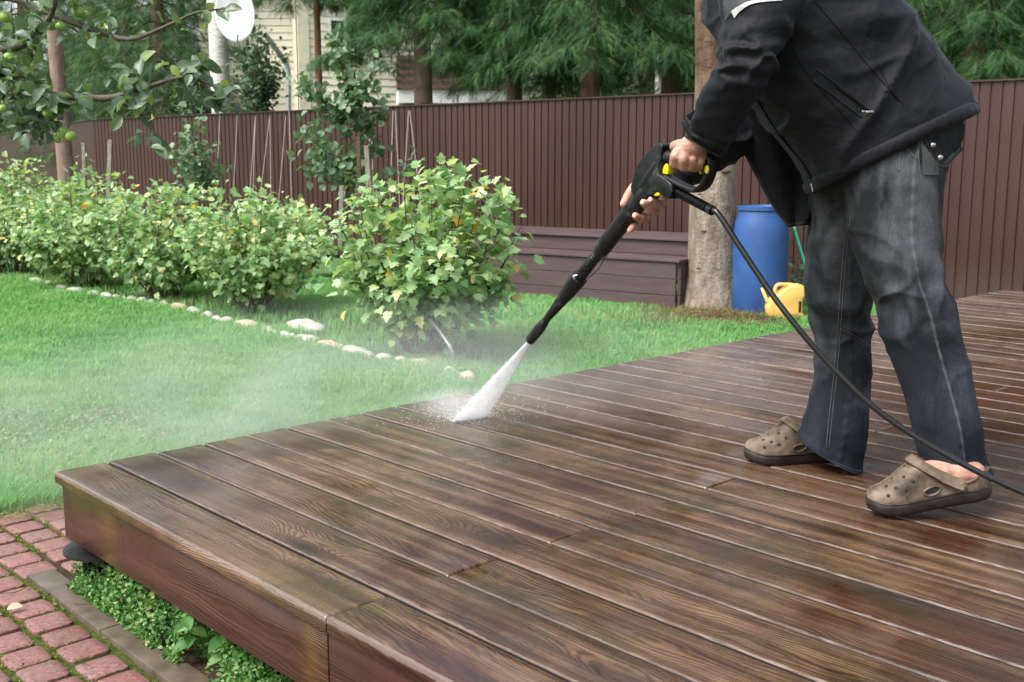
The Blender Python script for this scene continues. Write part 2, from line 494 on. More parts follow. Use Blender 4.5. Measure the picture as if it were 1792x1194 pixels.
def jacket():
    m = M('dark_navy_softshell'); c = m.co()
    n1 = m.noise(c, 7, 5, .6)
    col = m.ramp(n1, [(.3, (.0030, .0036, .0056)), (.7, (.0062, .0070, .0100))])
    lint = m.noise(m.mp(c, (1, 1, 1), (5, 2, 1)), 90, 3, .7)
    col = m.mix(m.ramp(lint, [(.72, 0), (.78, .25)]), col, (.05, .05, .055))
    h = m.math('ADD', m.math('MULTIPLY', m.noise(c, 5.5, 3, .5, 1.2), 1.0), m.math('MULTIPLY', m.noise(m.mp(c, (1, 1, 1), (0, 0, 0), (0, .8, 0)), 16, 3, .5, .8), .25))
    nr = m.bump(h, .55, .03)
    nr = m.bump(m.noise(c, 420, 2), .25, .0006, nr)
    return m.pbr(col, .68, nr, .2, Sheen_Weight=.06, Sheen_Roughness=.5, Sheen_Tint=(.5, .55, .7))
MAT['jacket'] = jacket()
MAT['lining'] = simple('black_fleece_lining', (.0055, .005, .006), .95, 30, .4, .5, .004, .1)
MAT['grey_cloth'] = simple('grey_cloth', (.036, .040, .047), .75, 40, .2, .3, .002, .3)
MAT['reflect'] = simple('pale_grey_reflective_tape', (.34, .36, .35), .45, 80, .1, .1, .001)
MAT['steel'] = simple('zip_metal', (.45, .45, .46), .25, 60, .1, .1, .0005, .5, 1.0)
def denim():
    m = M('faded_dark_denim'); c = m.co(); uv = m.co('UV'); s = m.sep(uv)
    fade = m.noise(m.mp(c, (1, 1, .55)), 5.5, 6, .62, .6)
    fr = m.math('MULTIPLY', m.math('SUBTRACT', s[1], 0.0), 1.0)
    # worn pale on the thigh and knee (v: 0 waist .. 1 hem), deeper blue at the shin
    thigh = m.ramp(s[1], [(0, .25), (.2, .62), (.45, .42), (.62, .50), (.8, .18), (1, .10)])
    base = m.ramp(s[1], [(0, (.011, .012, .0135)), (.45, (.0095, .011, .0135)), (.7, (.009, .0115, .016)), (1, (.008, .0115, .018))])
    pale = m.ramp(s[1], [(0, (.080, .083, .088)), (.5, (.062, .070, .082)), (1, (.032, .044, .064))])
    col = m.mix(m.math('MULTIPLY', m.ramp(fade, [(.44, 0), (.66, 1)]), m.math('MULTIPLY', thigh, 1.7), clamp=True), base, pale)
    tw = m.noise(m.mp(c, (500, 500, 160), (0, 0, 0), (.5, .6, .2)), 1.0, 2, .6)
    col = m.mix(m.math('MULTIPLY', m.ramp(tw, [(.4, 0), (.7, 1)]), .5), col, m.mix(1.0, col, (2.1, 2.1, 2.1), 'MULTIPLY'))
    # outseam along u = 0.75, pale puckered line
    for u0, wd, st in ((.25, .0035, .8),):
        d = m.math('ABSOLUTE', m.math('SUBTRACT', s[0], u0))
        puck = m.noise(m.mp(uv, (1, 60, 1)), 1.0, 2)
        f = m.math('MULTIPLY', m.ramp(m.math('DIVIDE', d, wd * 2), [(.2, 1), (.9, 0)]), m.math('MULTIPLY', puck, st * 1.5))
        col = m.mix(f, col, (.10, .105, .11))
    for v0, wd in ((.958, .0022), (.996, .0035)):
        d = m.math('ABSOLUTE', m.math('SUBTRACT', s[1], v0))
        f = m.math('MULTIPLY', m.ramp(m.math('DIVIDE', d, wd * 2), [(.2, 1), (.9, 0)]), m.noise(m.mp(uv, (90, 1, 1)), 1.0, 2))
        col = m.mix(f, col, (.10, .105, .11))
    h = m.noise(m.mp(c, (1, 1, 1.4), (0, 0, 0), (0, .5, 0)), 6, 2, .5, .8)
    nr = m.bump(h, .35, .012)
    nr = m.bump(tw, .3, .0008, nr)
    return m.pbr(col, .85, nr, .2)
MAT['denim'] = denim()
MAT['seam'] = simple('denim_stitching', (.07, .072, .076), .8, 300, .5, .3, .001)
def skin():
    m = M('skin'); c = m.co()
    col = m.ramp(m.noise(c, 34, 5, .7), [(.32, (.25, .115, .082)), (.5, (.40, .215, .160)), (.68, (.47, .29, .225))])
    vn = m.noise(m.mp(c, (1, 1, 1), (3, 1, 2)), 45, 3, .6, 1.2)
    nr = m.bump(m.math('ADD', m.noise(c, 130, 4), m.math('MULTIPLY', vn, 1.2)), .6, .0022)
    return m.pbr(col, .5, nr, .4, Subsurface_Weight=.08, Subsurface_Radius=(.01, .004, .002))
MAT['skin'] = skin()
def clogm():
    m = M('muddy_olive_foam'); c = m.co()
    n1 = m.noise(c, 14, 6, .65, .4)
    col = m.ramp(n1, [(.36, (.035, .024, .016)), (.5, (.115, .085, .060)), (.64, (.20, .155, .118))])
    return m.pbr(col, m.ramp(n1, [(.3, .55), (.7, .72)]), m.bump(m.noise(c, 60, 4), .45, .0014), .3)
MAT['clog'] = clogm()
MAT['sole'] = simple('dark_brown_sole', (.017, .0115, .009), .45, 40, .5, .4, .002)
MAT['hole'] = simple('dark_hole', (.012, .009, .007), .8, 40, .2, 0)
def bark(name, a, b, c3, sc=1.0, bst=.9, topb=False):
    m = M(name); c = m.co()
    n1 = m.noise(m.mp(c, (9 * sc, 9 * sc, 2.5 * sc)), 1.6, 6, .65, .5)
    n2 = m.noise(m.mp(c, (3, 3, 16)), 1.2, 4, .6)
    col = m.ramp(n1, [(.3, a), (.5, b), (.72, c3)])
    col = m.mix(m.ramp(n2, [(.58, 0), (.72, .6)]), col, tuple(x * .45 for x in a))
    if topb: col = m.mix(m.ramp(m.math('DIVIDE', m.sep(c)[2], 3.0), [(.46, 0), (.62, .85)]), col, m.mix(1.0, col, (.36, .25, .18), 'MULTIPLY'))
    return m.pbr(col, .85, m.bump(m.math('ADD', n1, m.math('MULTIPLY', m.noise(c, 45, 4), .4)), bst, .02), .2)
MAT['bark_grey'] = bark('grey_spruce_bark', (.11, .085, .066), (.22, .18, .145), (.34, .29, .24), 1.0, 1.3, True)
MAT['bark_brown'] = bark('brown_bark', (.05, .030, .020), (.10, .062, .04), (.15, .095, .062))
MAT['bark_pink'] = bark('pinkish_bark', (.13, .085, .07), (.21, .145, .12), (.29, .21, .18), .8, .8)
MAT['bark_orange'] = bark('orange_pine_bark', (.11, .055, .03), (.20, .11, .065), (.27, .16, .10), .8, .5)
def birch():
    m = M('birch_bark'); c = m.co()
    w = m.noise(m.mp(c, (7, 7, 42)), 1.0, 5, .65)
    w2 = m.noise(m.mp(c, (5, 5, 9)), 1.0, 4, .6)
    col = m.ramp(w, [(.40, (.60, .59, .57)), (.58, (.46, .44, .42)), (.70, (.05, .045, .04))])
    col = m.mix(m.ramp(w2, [(.58, 0), (.72, .85)]), col, (.10, .095, .085))
    return m.pbr(col, .6, m.bump(w, .3, .005), .3)
MAT['birch'] = birch()
MAT['stem'] = simple('bush_stem', (.085, .05, .032), .8, 50, .4, .4)
MAT['twig'] = simple('apple_twig', (.07, .058, .042), .8, 60, .4, .4)
MAT['stake'] = simple('weathered_stake', (.22, .19, .16), .85, 30, .3, .4)
MAT['string'] = simple('pale_twine', (.36, .31, .29), .9, 60, .2, .1)
MAT['needle'] = leafmat('spruce_needles', [(0, (.016, .050, .020)), (.4, (.034, .095, .034)), (.75, (.066, .155, .052)), (.96, (.13, .24, .08)), (1, (.20, .18, .07))], .3, .5, .3)
MAT['currant'] = leafmat('currant_leaf', [(0, (.15, .29, .12)), (.4, (.28, .44, .21)), (.75, (.44, .57, .31)), (.95, (.58, .66, .38)), (.985, (.64, .56, .20)), (1, (.64, .38, .05))], .38, .42, .45)
MAT['apple_leaf'] = leafmat('apple_leaf', [(0, (.070, .115, .075)), (.6, (.12, .185, .115)), (.93, (.17, .25, .12)), (1, (.26, .34, .06))], .3, .4, .5)
MAT['plum_leaf'] = leafmat('sapling_leaf', [(0, (.08, .15, .085)), (.6, (.13, .22, .125)), (1, (.21, .30, .17))], .3, .42, .45)
MAT['dark_leaf'] = leafmat('hedge_leaf', [(0, (.05, .10, .055)), (1, (.13, .21, .13))], .25, .5, .4)
MAT['weed'] = leafmat('weed_leaf', [(0, (.045, .13, .03)), (.5, (.11, .25, .065)), (.9, (.20, .36, .12)), (1, (.42, .42, .16))], .3, .5, .35)
MAT['grass'] = leafmat('grass_blade', [(0, (.115, .30, .085)), (.5, (.175, .40, .125)), (.85, (.24, .46, .17)), (.97, (.34, .50, .22)), (1, (.50, .46, .26))], .35, .5, .3)
MAT['drygrass'] = leafmat('dry_grass', [(0, (.16, .10, .05)), (.6, (.24, .16, .09)), (1, (.30, .26, .13))], .2, .8, .1)
def applem():
    m = M('green_apple'); c = m.co()
    return m.pbr(m.ramp(m.noise(c, 18, 3), [(.3, (.15, .27, .045)), (.7, (.25, .37, .08))]), .3, None, .5)
MAT['apple'] = applem()
MAT['stone'] = None
def stone(name, a, b):
    m = M(name); c = m.co()
    col = m.ramp(m.noise(c, 14, 6, .65), [(.3, a), (.7, b)])
    col = m.mix(m.ramp(m.noise(c, 5, 3), [(.6, 0), (.75, .5)]), col, (.16, .15, .06))
    return m.pbr(col, .85, m.bump(m.noise(c, 40, 5), .5, .006), .3)
MAT['stone_white'] = stone('white_stone', (.25, .235, .21), (.42, .40, .37))
MAT['stone_pink'] = stone('pink_stone', (.38, .25, .20), (.50, .36, .30))
MAT['stone_grey'] = stone('grey_stone', (.30, .28, .26), (.44, .42, .40))
def siding():
    m = M('cream_siding'); c = m.co()
    return m.pbr(m.ramp(m.noise(c, 1.5, 4), [(.3, (.70, .67, .54)), (.7, (.78, .75, .62))]), .6, None, .3)
MAT['siding'] = siding()
MAT['white'] = simple('white_paint', (.80, .81, .81), .5, 6, .08, .05)
MAT['trim'] = simple('cream_trim', (.66, .62, .48), .6, 6, .1, .05)
MAT['brown_rail'] = simple('brown_rail', (.13, .07, .05), .6, 12, .3, .1)
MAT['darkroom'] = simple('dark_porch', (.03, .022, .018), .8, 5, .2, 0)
MAT['glass'] = simple('window_glass', (.05, .055, .055), .05, 5, .2, 0, .001, .8)
MAT['dish'] = simple('dish_white', (.84, .85, .86), .4, 4, .04, 0)
MAT['galv'] = simple('galvanised', (.34, .36, .38), .4, 20, .1, .05, .001, .5, .4)
MAT['roof'] = simple('grey_roof', (.16, .15, .14), .7, 8, .2, .2)
def barrelm():
    m = M('blue_plastic'); c = m.co()
    col = m.ramp(m.noise(c, 5, 4), [(.3, (.018, .058, .185)), (.7, (.027, .085, .25))])
    sc = m.noise(m.mp(c, (16, 16, 2.2)), 1.0, 4, .7)
    col = m.mix(m.ramp(sc, [(.68, 0), (.74, .5)]), col, (.25, .35, .5))
    return m.pbr(col, .48, m.bump(m.noise(c, 30, 3), .15, .003), .4)
MAT['barrel'] = barrelm()
MAT['can'] = simple('orange_yellow_plastic', (.68, .42, .11), .45, 12, .1, .05)
MAT['green_hose'] = simple('green_hose', (.02, .30, .17), .4, 30, .1, .05)
MAT['red'] = simple('red_print', (.55, .07, .04), .5, 8, .05, 0)
MAT['blue'] = simple('blue_print', (.03, .07, .30), .5, 8, .05, 0)

# ================================================================== ground
G = MB()
xs = np.array([-300, -60, -14, -6, 0, 6, 14, 60, 300.]); ys = np.array([-40, -6, 0, 4, 8, 12, 20, 60, 400.])
P = np.zeros((len(ys), len(xs), 3)); P[..., 0] = xs[None]; P[..., 1] = ys[:, None]
P[..., 2] = -0.022
G.grid(P)
tagobj(G.build('ground', MAT['ground']), kind='structure')

# soil bed beneath the bushes, beyond the row of stones
def poly_sheet(name, pts, z, mat):
    V = [(x, y, z) for x, y in pts]
    return tagobj(fast(name, V, [tuple(range(len(V)))], mat), kind='structure')
def lerp(a, b, t): return a + (b - a) * t
bed = [DK(-1.9, 3.0), DK(-1.45, 3.0), DK(-1.5, 3.35), DK(-2.3, 3.55), DK(-3.5, 3.6), DK(-9.5, 3.7), DK(-9.5, 2.78), DK(-4.0, 2.85), DK(-2.6, 2.86)]
poly_sheet('soil_bed', [(p[0], p[1]) for p in bed], -0.012, MAT['soil'])

# ------------------------------------------------------------------ deck
NB = 43
PIT = .1455
GAP = .0095
TH = .030
deck = thing('wooden_deck', 'low deck of wet worn brown planks with dark brown fascia', 'deck', tuple(D0))
rb = random.Random(4)
dm = MB()
def plank(k, b0, b1, seed):
    n0, n1 = k * PIT + (0 if k == 0 else GAP / 2), (k + 1) * PIT - GAP / 2
    r = .0045
    cup = .0012
    prof = [(n0, -TH), (n0, -.0040), (n0 + .0010, -.0014), (n0 + r, 0 - .0002), (n0 + .02, .0002)]
    prof += [((n0 + n1) / 2, -cup * .3)]
    prof += [(n1 - .02, .0002), (n1 - r, -.0002), (n1 - .0010, -.0014), (n1, -.0040), (n1, -TH)]
    dz = rb.uniform(-.0012, .0012)
    off = 20.0 * seed + 5 + rb.uniform(0, 4)
    st = [b0, b0 + .002, b0 + .006] + list(np.linspace(b0 + .2, b1 - .2, max(2, int((b1 - b0) / .5)))) + [b1 - .006, b1 - .002, b1]
    Pp = np.zeros((len(st), len(prof), 3)); U = np.zeros((len(st), len(prof), 2))
    sway = rb.uniform(-.0008, .0008)
    for i, b in enumerate(st):
        en = {0: -.0035, 1: -.0008, len(st) - 1: -.0035, len(st) - 2: -.0008}.get(i, 0)
        for j, (n, z) in enumerate(prof):
            zz = z + dz + (en if j not in (0, len(prof) - 1) else 0)
            Pp[i, j] = DK(b, n + sway * math.sin(b * 1.3 + k), DZ + zz)
            U[i, j] = (off + b, n + {0: -.026, 1: -.002, len(prof) - 1: .026, len(prof) - 2: .002}.get(j, 0))
    dm.grid(Pp, uv=U)
    L = len(prof)
    base = dm.n - len(st) * L
    dm.f.append(tuple(base + i for i in range(L)))
    dm.f.append(tuple(base + (len(st) - 1) * L + i for i in reversed(range(L))))
seed = 1
for k in range(NB):
    e = rb.uniform(-.004, .004)
    if k % 2 == 0: cuts = [-.0 + e, 1.315 + rb.uniform(-.006, .006), 4.32, 7.3, 9.5]
    else: cuts = [0 + e, 2.9 + rb.uniform(-.01, .01) if k > 8 else 4.1, 5.8, 9.5]
    for a, b in zip(cuts[:-1], cuts[1:]):
        plank(k, a, b - .0022, seed); seed += 1
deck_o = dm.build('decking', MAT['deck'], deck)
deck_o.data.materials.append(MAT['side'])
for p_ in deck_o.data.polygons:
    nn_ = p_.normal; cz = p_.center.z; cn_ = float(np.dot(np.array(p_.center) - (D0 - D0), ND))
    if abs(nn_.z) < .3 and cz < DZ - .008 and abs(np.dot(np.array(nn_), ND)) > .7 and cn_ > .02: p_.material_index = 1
sharp(deck_o, 50)
def fascia(b0, b1, n0, n1, z0, z1, seed, name='fascia_board'):
    s = MB()
    c = (DK(b0, n0, z0) + DK(b1, n1, z1)) / 2
    s.box(c, (abs(b1 - b0), abs(n1 - n0), z1 - z0), DAX, .003)
    V = s.v[0]; b, n = dk_of(V)
    s.uv[0] = np.stack([b + 20 * seed if abs(b1 - b0) > .1 else n + 20 * seed, V[:, 2] + .3], 1)
    return sharp(s.build(name, MAT['fascia'], deck), 40)
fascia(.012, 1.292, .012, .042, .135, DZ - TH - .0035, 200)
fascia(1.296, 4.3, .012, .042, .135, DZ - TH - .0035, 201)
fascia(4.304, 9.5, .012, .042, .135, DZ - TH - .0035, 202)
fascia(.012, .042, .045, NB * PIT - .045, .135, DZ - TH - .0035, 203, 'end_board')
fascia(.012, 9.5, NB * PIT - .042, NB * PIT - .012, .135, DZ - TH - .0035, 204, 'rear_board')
js = MB()
for b in np.arange(.7, 9.4, .6): js.box(DK(b, NB * PIT / 2, .20), (.045, NB * PIT - .12, .14), DAX)
js.build('joists', MAT['fascia'], deck)
# adjustable feet of black plastic
for i, (b, n) in enumerate([(.100, .085), (1.3, .12), (2.6, .12)]):
    fo = MB()
    o = DK(b, n, 0)
    fo.lathe([(.085, 0), (.085, .006), (.04, .012), (.030, .09), (.04, .100), (.108, .108), (.108, .115), (.0, .117)], 36, origin=o)
    for a in range(12):
        t = a * PI / 6; d = np.array([math.cos(t), math.sin(t), 0])
        fo.box(o + d * .045 + UP * .045, (.030, .004, .085), np.array([d, np.cross(UP, d), UP]))
    sharp(fo.build('adjustable_foot', MAT['plastic'], deck), 40)
# black slotted crate under the deck edge
cr = thing('crate', 'black slotted plastic crate standing in the weeds under the deck edge', 'crate', tuple(DK(.36, .20, 0)))
cb = MB()
for i in range(9):
    cb.box(DK(.20 + i * .035, .13, .055), (.012, .01, .11), DAX)
cb.box(DK(.34, .13, .115), (.32, .012, .012), DAX); cb.box(DK(.34, .13, .006), (.32, .012, .012), DAX)
cb.box(DK(.34, .33, .06), (.32, .012, .12), DAX)
cb.box(DK(.186, .23, .06), (.012, .20, .12), DAX); cb.box(DK(.494, .23, .06), (.012, .20, .12), DAX)
cb.box(DK(.34, .23, .006), (.30, .19, .010), DAX)
cb.build('crate_body', MAT['plastic'], cr)

# ------------------------------------------------------------------ pavement and kerb strip
pb = MB()
PB0 = -.76
pw, pl, jt = .100, .100, .012
rp = random.Random(5)
for i in range(-2, 20):
    n = -.058 - (i + 3) * (pw + jt)
for r in range(-5, 22):
    nc = -.062 - jt - pw / 2 - r * (pw + jt)
    for q in range(-8, 34):
        bc = q * (pl + jt) + (r % 2) * (pl + jt) / 2 + rp.uniform(-.003, .003)
        lim = PB0 + .06 * math.sin(r * 1.3) + rp.uniform(-.03, .03)
        if bc < lim or bc > 2.4 or (r < 0 and bc > (-.09 if r > -2 else -.06)): continue
        c = DK(bc, nc + rp.uniform(-.003, .003), -.03 + rp.uniform(-.003, .002))
        an = rp.uniform(-.03, .03); tl = rp.uniform(-.012, .012)
        ca, sa = math.cos(an), math.sin(an)
        ax = np.array([BD * ca + ND * sa + UP * tl, -BD * sa + ND * ca, UP])
        # rounded block
        w = pl * rp.uniform(.94, 1.0) / 2; h = pw * rp.uniform(.94, 1.0) / 2; rr = .018
        ring = []
        for a in range(24):
            t = a * 2 * PI / 24
            x = abs(math.cos(t)) ** .30 * math.copysign(w, math.cos(t)); y = abs(math.sin(t)) ** .30 * math.copysign(h, math.sin(t))
            ring.append((x + rp.uniform(-.0012, .0012), y + rp.uniform(-.0012, .0012)))
        ring = np.array(ring)
        V = []
        for sc, z in ((1, -.03), (1, .026), (.990, .0285), (.970, .0296), (.55, .0300)):
            V += [(x * sc, y * sc, z) for x, y in ring]
        V.append((0, 0, .0308))
        F = [(l * 24 + a, l * 24 + (a + 1) % 24, (l + 1) * 24 + (a + 1) % 24, (l + 1) * 24 + a) for l in range(4) for a in range(24)]
        F += [(4 * 24 + a, 4 * 24 + (a + 1) % 24, 120) for a in range(24)]
        pb.add(np.array(V) @ ax + c, F, np.tile([[rp.random(), 0]], (121, 1)))
tagobj(pb.build('pavement', MAT['paver'], smooth=True), kind='structure')
ms = MB(); 
Pm = np.zeros((60, 80, 3))
for i, n in enumerate(np.linspace(-2.6, .60, 60)):
    for j, b in enumerate(np.linspace(-.9, 2.5, 80)):
        Pm[i, j] = DK(b, n, -.011 if n < -.05 or b < -.02 else -.03)
Pm[..., 2] += .006 * fbm(Pm.reshape(-1, 3) * 14).reshape(60, 80)
ms.grid(Pm)
tagobj(ms.build('moss_joints', MAT['moss'], smooth=True), kind='stuff')
kb = MB()
for i in range(0, 6):
    kb.box(DK(i * .5 - .12 + .25, -.018, -.025), (.496, .075, .062), DAX, .004)
tagobj(sharp(kb.build('kerb_strip', MAT['concrete']), 30), kind='structure')

# ------------------------------------------------------------------ fence
FD = np.array([4.0 + 6.35, 8.65 - 16.59, 0]); FL = np.linalg.norm(FD); FD /= FL
FN = np.array([-FD[1], FD[0], 0]); FN = FN if FN[1] < 0 else -FN      # towards the camera
F0 = np.array([-6.35, 16.59, 0])
fence = thing('metal_fence', 'tall dark brown ribbed metal fence behind the garden', 'fence', tuple(F0))
def ribs(o, d, nrm, L, top, per=.088):
    prof = []
    x = 0
    while x < L:
        prof += [(x, 0), (x + per * .80, 0), (x + per * .85, -.012), (x + per * .95, -.012)]
        x += per
    prof.append((L, 0))
    V = []
    for z in (.02, top):
        V += [o + d * x + nrm * y + UP * z for x, y in prof]
    n = len(prof)
    return V, [(i, i + 1, n + i + 1, n + i) for i in range(n - 1)]
fb = MB()
for j in range(0, 16):                                    # sheets of 1.15 m with a slight step between
    o = F0 + FD * j * 1.15 + FN * (.003 * (j % 2)); V, Fc = ribs(o, FD, FN, 1.15, 1.79); fb.add(V, Fc)
D2 = np.array([-.53, .848, 0]); N2 = np.array([-.848, -.53, 0])
V, Fc = ribs(F0, D2, -N2 * -1, 14, 1.79); fb.add(V, Fc)
fb.build('ribbed_panel', MAT['fence'], fence)
cp_ = MB()
cp_.box(F0 + FD * 9.2 + UP * 1.797, (18.4, .05, .014), np.array([FD, FN, UP]))
cp_.box(F0 + D2 * 7 + UP * 1.797, (14, .05, .014), np.array([D2, N2, UP]))
cp_.build('cap_rail', MAT['fence'], fence)
for j in range(0, 8):
    po = MB(); po.box(F0 + FD * (j * 2.3 + .6) - FN * .05 + UP * .9, (.06, .06, 1.78), np.array([FD, FN, UP])); po.build('post', MAT['fence'], fence)

# ------------------------------------------------------------------ planter box (two tiers)
PD = np.array([1.294 + .005, 8.457 - 9.386, 0]); PD /= np.linalg.norm(PD); PN = np.array([-PD[1], PD[0], 0])   # PN away
PN = PN if PN[1] > 0 else -PN
PR = np.array([1.294, 8.457, 0])
pln = thing('garden_box', 'long two tier box of purple brown planks in front of the fence', 'planter', tuple(PR))
PAX = np.array([PD, PN, UP])
z1 = AT(1182, 455, 8.457)[2]
z2 = AT(1208, 419, 8.72)[2]
def planks(s, right, L, depth, zlo, zhi, k):
    hh = (zhi - zlo) / k
    for i in range(k):
        zc = zlo + hh * (i + .5)
        s.box(right - PD * L / 2 + UP * zc, (L, .025, hh - .006), PAX, .002)
        s.box(right + PN * (depth / 2) + UP * zc - PD * .0125 + PD * .03, (.025, depth - .03, hh - .006), PAX, .002)
s1 = MB(); planks(s1, PR, 2.6, .34, -.02, z1 - .02, 3); s1.build('lower_front', MAT['planter'], pln)
s2 = MB(); s2.box(PR - PD * 1.28 + PN * .15 + UP * (z1 - .009), (2.64, .36, .022), PAX, .003); s2.build('ledge', MAT['planter'], pln)
s3 = MB(); planks(s3, PR + PN * .33 + PD * .0, 2.6, .7, z1 + .005, z2 - .02, 1); s3.build('upper_front', MAT['planter'], pln)
s4 = MB(); s4.box(PR - PD * 1.28 + PN * .66 + UP * (z2 - .009), (2.64, .74, .020), PAX, .003); s4.build('lid', MAT['planter'], pln)

# ------------------------------------------------------------------ barrel and watering can
bc = GP(1333, 552); bc[1] += .12
r = .208
brl = thing('barrel', 'blue plastic barrel standing in front of the fence', 'barrel', tuple(bc))
b_ = MB(); H = AT(1333, 360, bc[1])[2]
b_.lathe([(r * .93, 0), (r, .03), (r * 1.0, H * .3), (r * 1.01, H * .55), (r * .99, H * .76), (r * .93, H * .88), (r * .84, H * .945), (r * .84, H * .96)], 48, origin=bc)
b_.build('barrel_body', MAT['barrel'], brl, True)
b2 = MB(); b2.lathe([(r * .84, H * .955), (r * .885, H * .96), (r * .885, H * .995), (r * .86, H), (r * .84, H * .99), (r * .82, H * .93), (0, H * .93)], 48, origin=bc)
sharp(b2.build('rim', MAT['barrel'], brl), 50)

cc = GP(1375, 556); 
wc = thing('watering_can', 'yellow plastic watering can standing beside the blue barrel', 'watering can', tuple(cc))
def prism(poly, th, o, ax, bev=.006):
    """poly [(x, z)] in local frame, thickness along y, centred"""
    bm = bmesh.new()
    vs = [bm.verts.new((x, -th / 2, z)) for x, z in poly]
    f = bm.faces.new(vs)
    ex = bmesh.ops.extrude_face_region(bm, geom=[f])
    bmesh.ops.translate(bm, verts=[v for v in ex['geom'] if isinstance(v, bmesh.types.BMVert)], vec=(0, th, 0))
    bmesh.ops.recalc_face_normals(bm, faces=bm.faces[:])
    if bev: bmesh.ops.bevel(bm, geom=[e for e in bm.edges if e.calc_face_angle(0) > R(20)], offset=bev, segments=3, affect='EDGES', profile=.5, clamp_overlap=True)
    bm.verts.index_update()
    V = np.array([v.co[:] for v in bm.verts]); F = [[v.index for v in f.verts] for f in bm.faces]
    bm.free()
    return V @ np.array(ax) + np.array(o), F
sc = cc[1] / 1885.5 * 1.01
def q(pts, u0=1375, v0=556): return [((u - u0) * sc, (v0 - v) * sc) for u, v in pts]
body = q([(1341, 556), (1339, 536), (1345, 522), (1352, 517), (1362, 510), (1372, 503), (1380, 497), (1398, 497), (1405, 503), (1405, 516), (1400, 522), (1400, 545), (1403, 550), (1403, 556)])
w_ = MB(); V, Fc = prism(body, .13, cc, np.eye(3), .014); w_.add(V, Fc)
sharp(w_.build('can_body', MAT['can'], wc), 60)
w2 = MB(); hp = [cc + np.array([x, 0, z]) for x, z in q([(1355, 520), (1354, 508), (1358, 499), (1368, 497.5), (1384, 498)])]
w2.tube(spline(hp, 20), .0135, 10); w2.build('handle', MAT['can'], wc, True)
w3 = MB(); sp_ = [cc + np.array([x, 0, z]) for x, z in q([(1348, 538), (1341, 526), (1331, 504)])]
w3.tube(sp_, [.020, .014, .0095], 12); w3.build('spout', MAT['can'], wc, True)
w4 = MB(); w4.box(cc + np.array([(1395 - 1375) * sc, -.066, (556 - 535) * sc]), (.02, .006, .085), None, .003); w4.build('level_window', MAT['hole'], wc)

gh = MB(); gp = [AT(1389, 392, 8.5), AT(1393, 410, 8.45), AT(1402, 440, 8.4), AT(1412, 472, 8.35), AT(1430, 520, 8.3), GP(1450, 548)]
gh.tube(spline([AT(1380, 350, 8.9)] + gp, 40), .012, 8)
tagobj(gh.build('garden_hose', MAT['green_hose'], None, True), 'thin green garden hose running down beside the blue barrel', 'hose')

# ------------------------------------------------------------------ house beyond the fence
HY = 20.0
hs0 = AT(524, 185, HY)
house = thing('house', 'cream clapboard house with white porch band seen over the fence', 'house', (hs0[0], HY, 0))
HD = np.array([.93, .37, 0]); HD /= np.linalg.norm(HD); HN = np.array([HD[1], -HD[0], 0])
HAX = np.array([HD, -HN, UP])
hb = MB()
Ht = 5.4
def clap(s, o, d, nrm, L, z0, z1, ex=.135):
    z = z0; V = []; F = []
    while z < z1:
        i = len(V)
        V += [o + UP * z + nrm * .022, o + d * L + UP * z + nrm * .022, o + d * L + UP * (z + ex) + nrm * .002, o + UP * (z + ex) + nrm * .002,
              o + UP * z, o + d * L + UP * z]
        F += [(i, i + 1, i + 2, i + 3), (i + 4, i + 5, i + 1, i)]
        z += ex
    s.add(V, F)
c0 = np.array([hs0[0], HY, 0])
clap(hb, c0 + HD * .2, HD, HN, 8.5, 0, Ht)
SD = np.array([-.20, .98, 0]); 
clap(hb, c0, SD * -1 * -1, np.array([-.98, -.20, 0]), 3.0, 0, Ht)
# recessed wing on the left
c1 = c0 + SD * 1.6 - np.array([1.9, -.1, 0])
clap(hb, c1, np.array([1., -.055, 0]), np.array([-.055, -1., 0]), 2.0, 0, Ht - .6)
hb.build('clapboard_wall', MAT['siding'], house)
tr = MB(); tr.box(c0 + HD * .1 + HN * .02 + UP * Ht / 2, (.2, .06, Ht), HAX); tr.box(c0 - SD * -.12 + UP * Ht / 2 + np.array([-.03, 0, 0]), (.06, .2, Ht)); tr.build('corner_board', MAT['trim'], house)
rf = MB(); rf.box(c0 + HD * 4.2 - HN * 2.5 + UP * (Ht + .1), (10.5, 6.6, .16), HAX); rf.box(c1 + np.array([.9, 2, Ht - .5]), (2.6, 5, .14)); rf.build('roof', MAT['roof'], house)
# window
wo = AT(600, 66, HY + .45)
tt = (wo - c0) @ HD
wc0 = c0 + HD * tt + UP * wo[2]
wf = MB()
for dx in (-.28, 0, .28): wf.box(wc0 + HD * dx + HN * .05, (.045, .05, .62), HAX)
for dz in (-.29, .02, .29): wf.box(wc0 + UP * dz + HN * .052, (.6, .045, .045), HAX)
wfo = wf.build('window', MAT['white'], house)
g_ = MB(); g_.box(wc0 + HN * .03, (.56, .012, .58), HAX); 
go = g_.build('pane', MAT['glass'], None); go.parent = wfo; go.matrix_parent_inverse = Matrix.Identity(4); go.location = (-house.location[0], -house.location[1], 0)
sl = MB(); sl.box(wc0 + HN * .08 - UP * .35, (.72, .14, .05), HAX); sl.build('sill', MAT['white'], house)
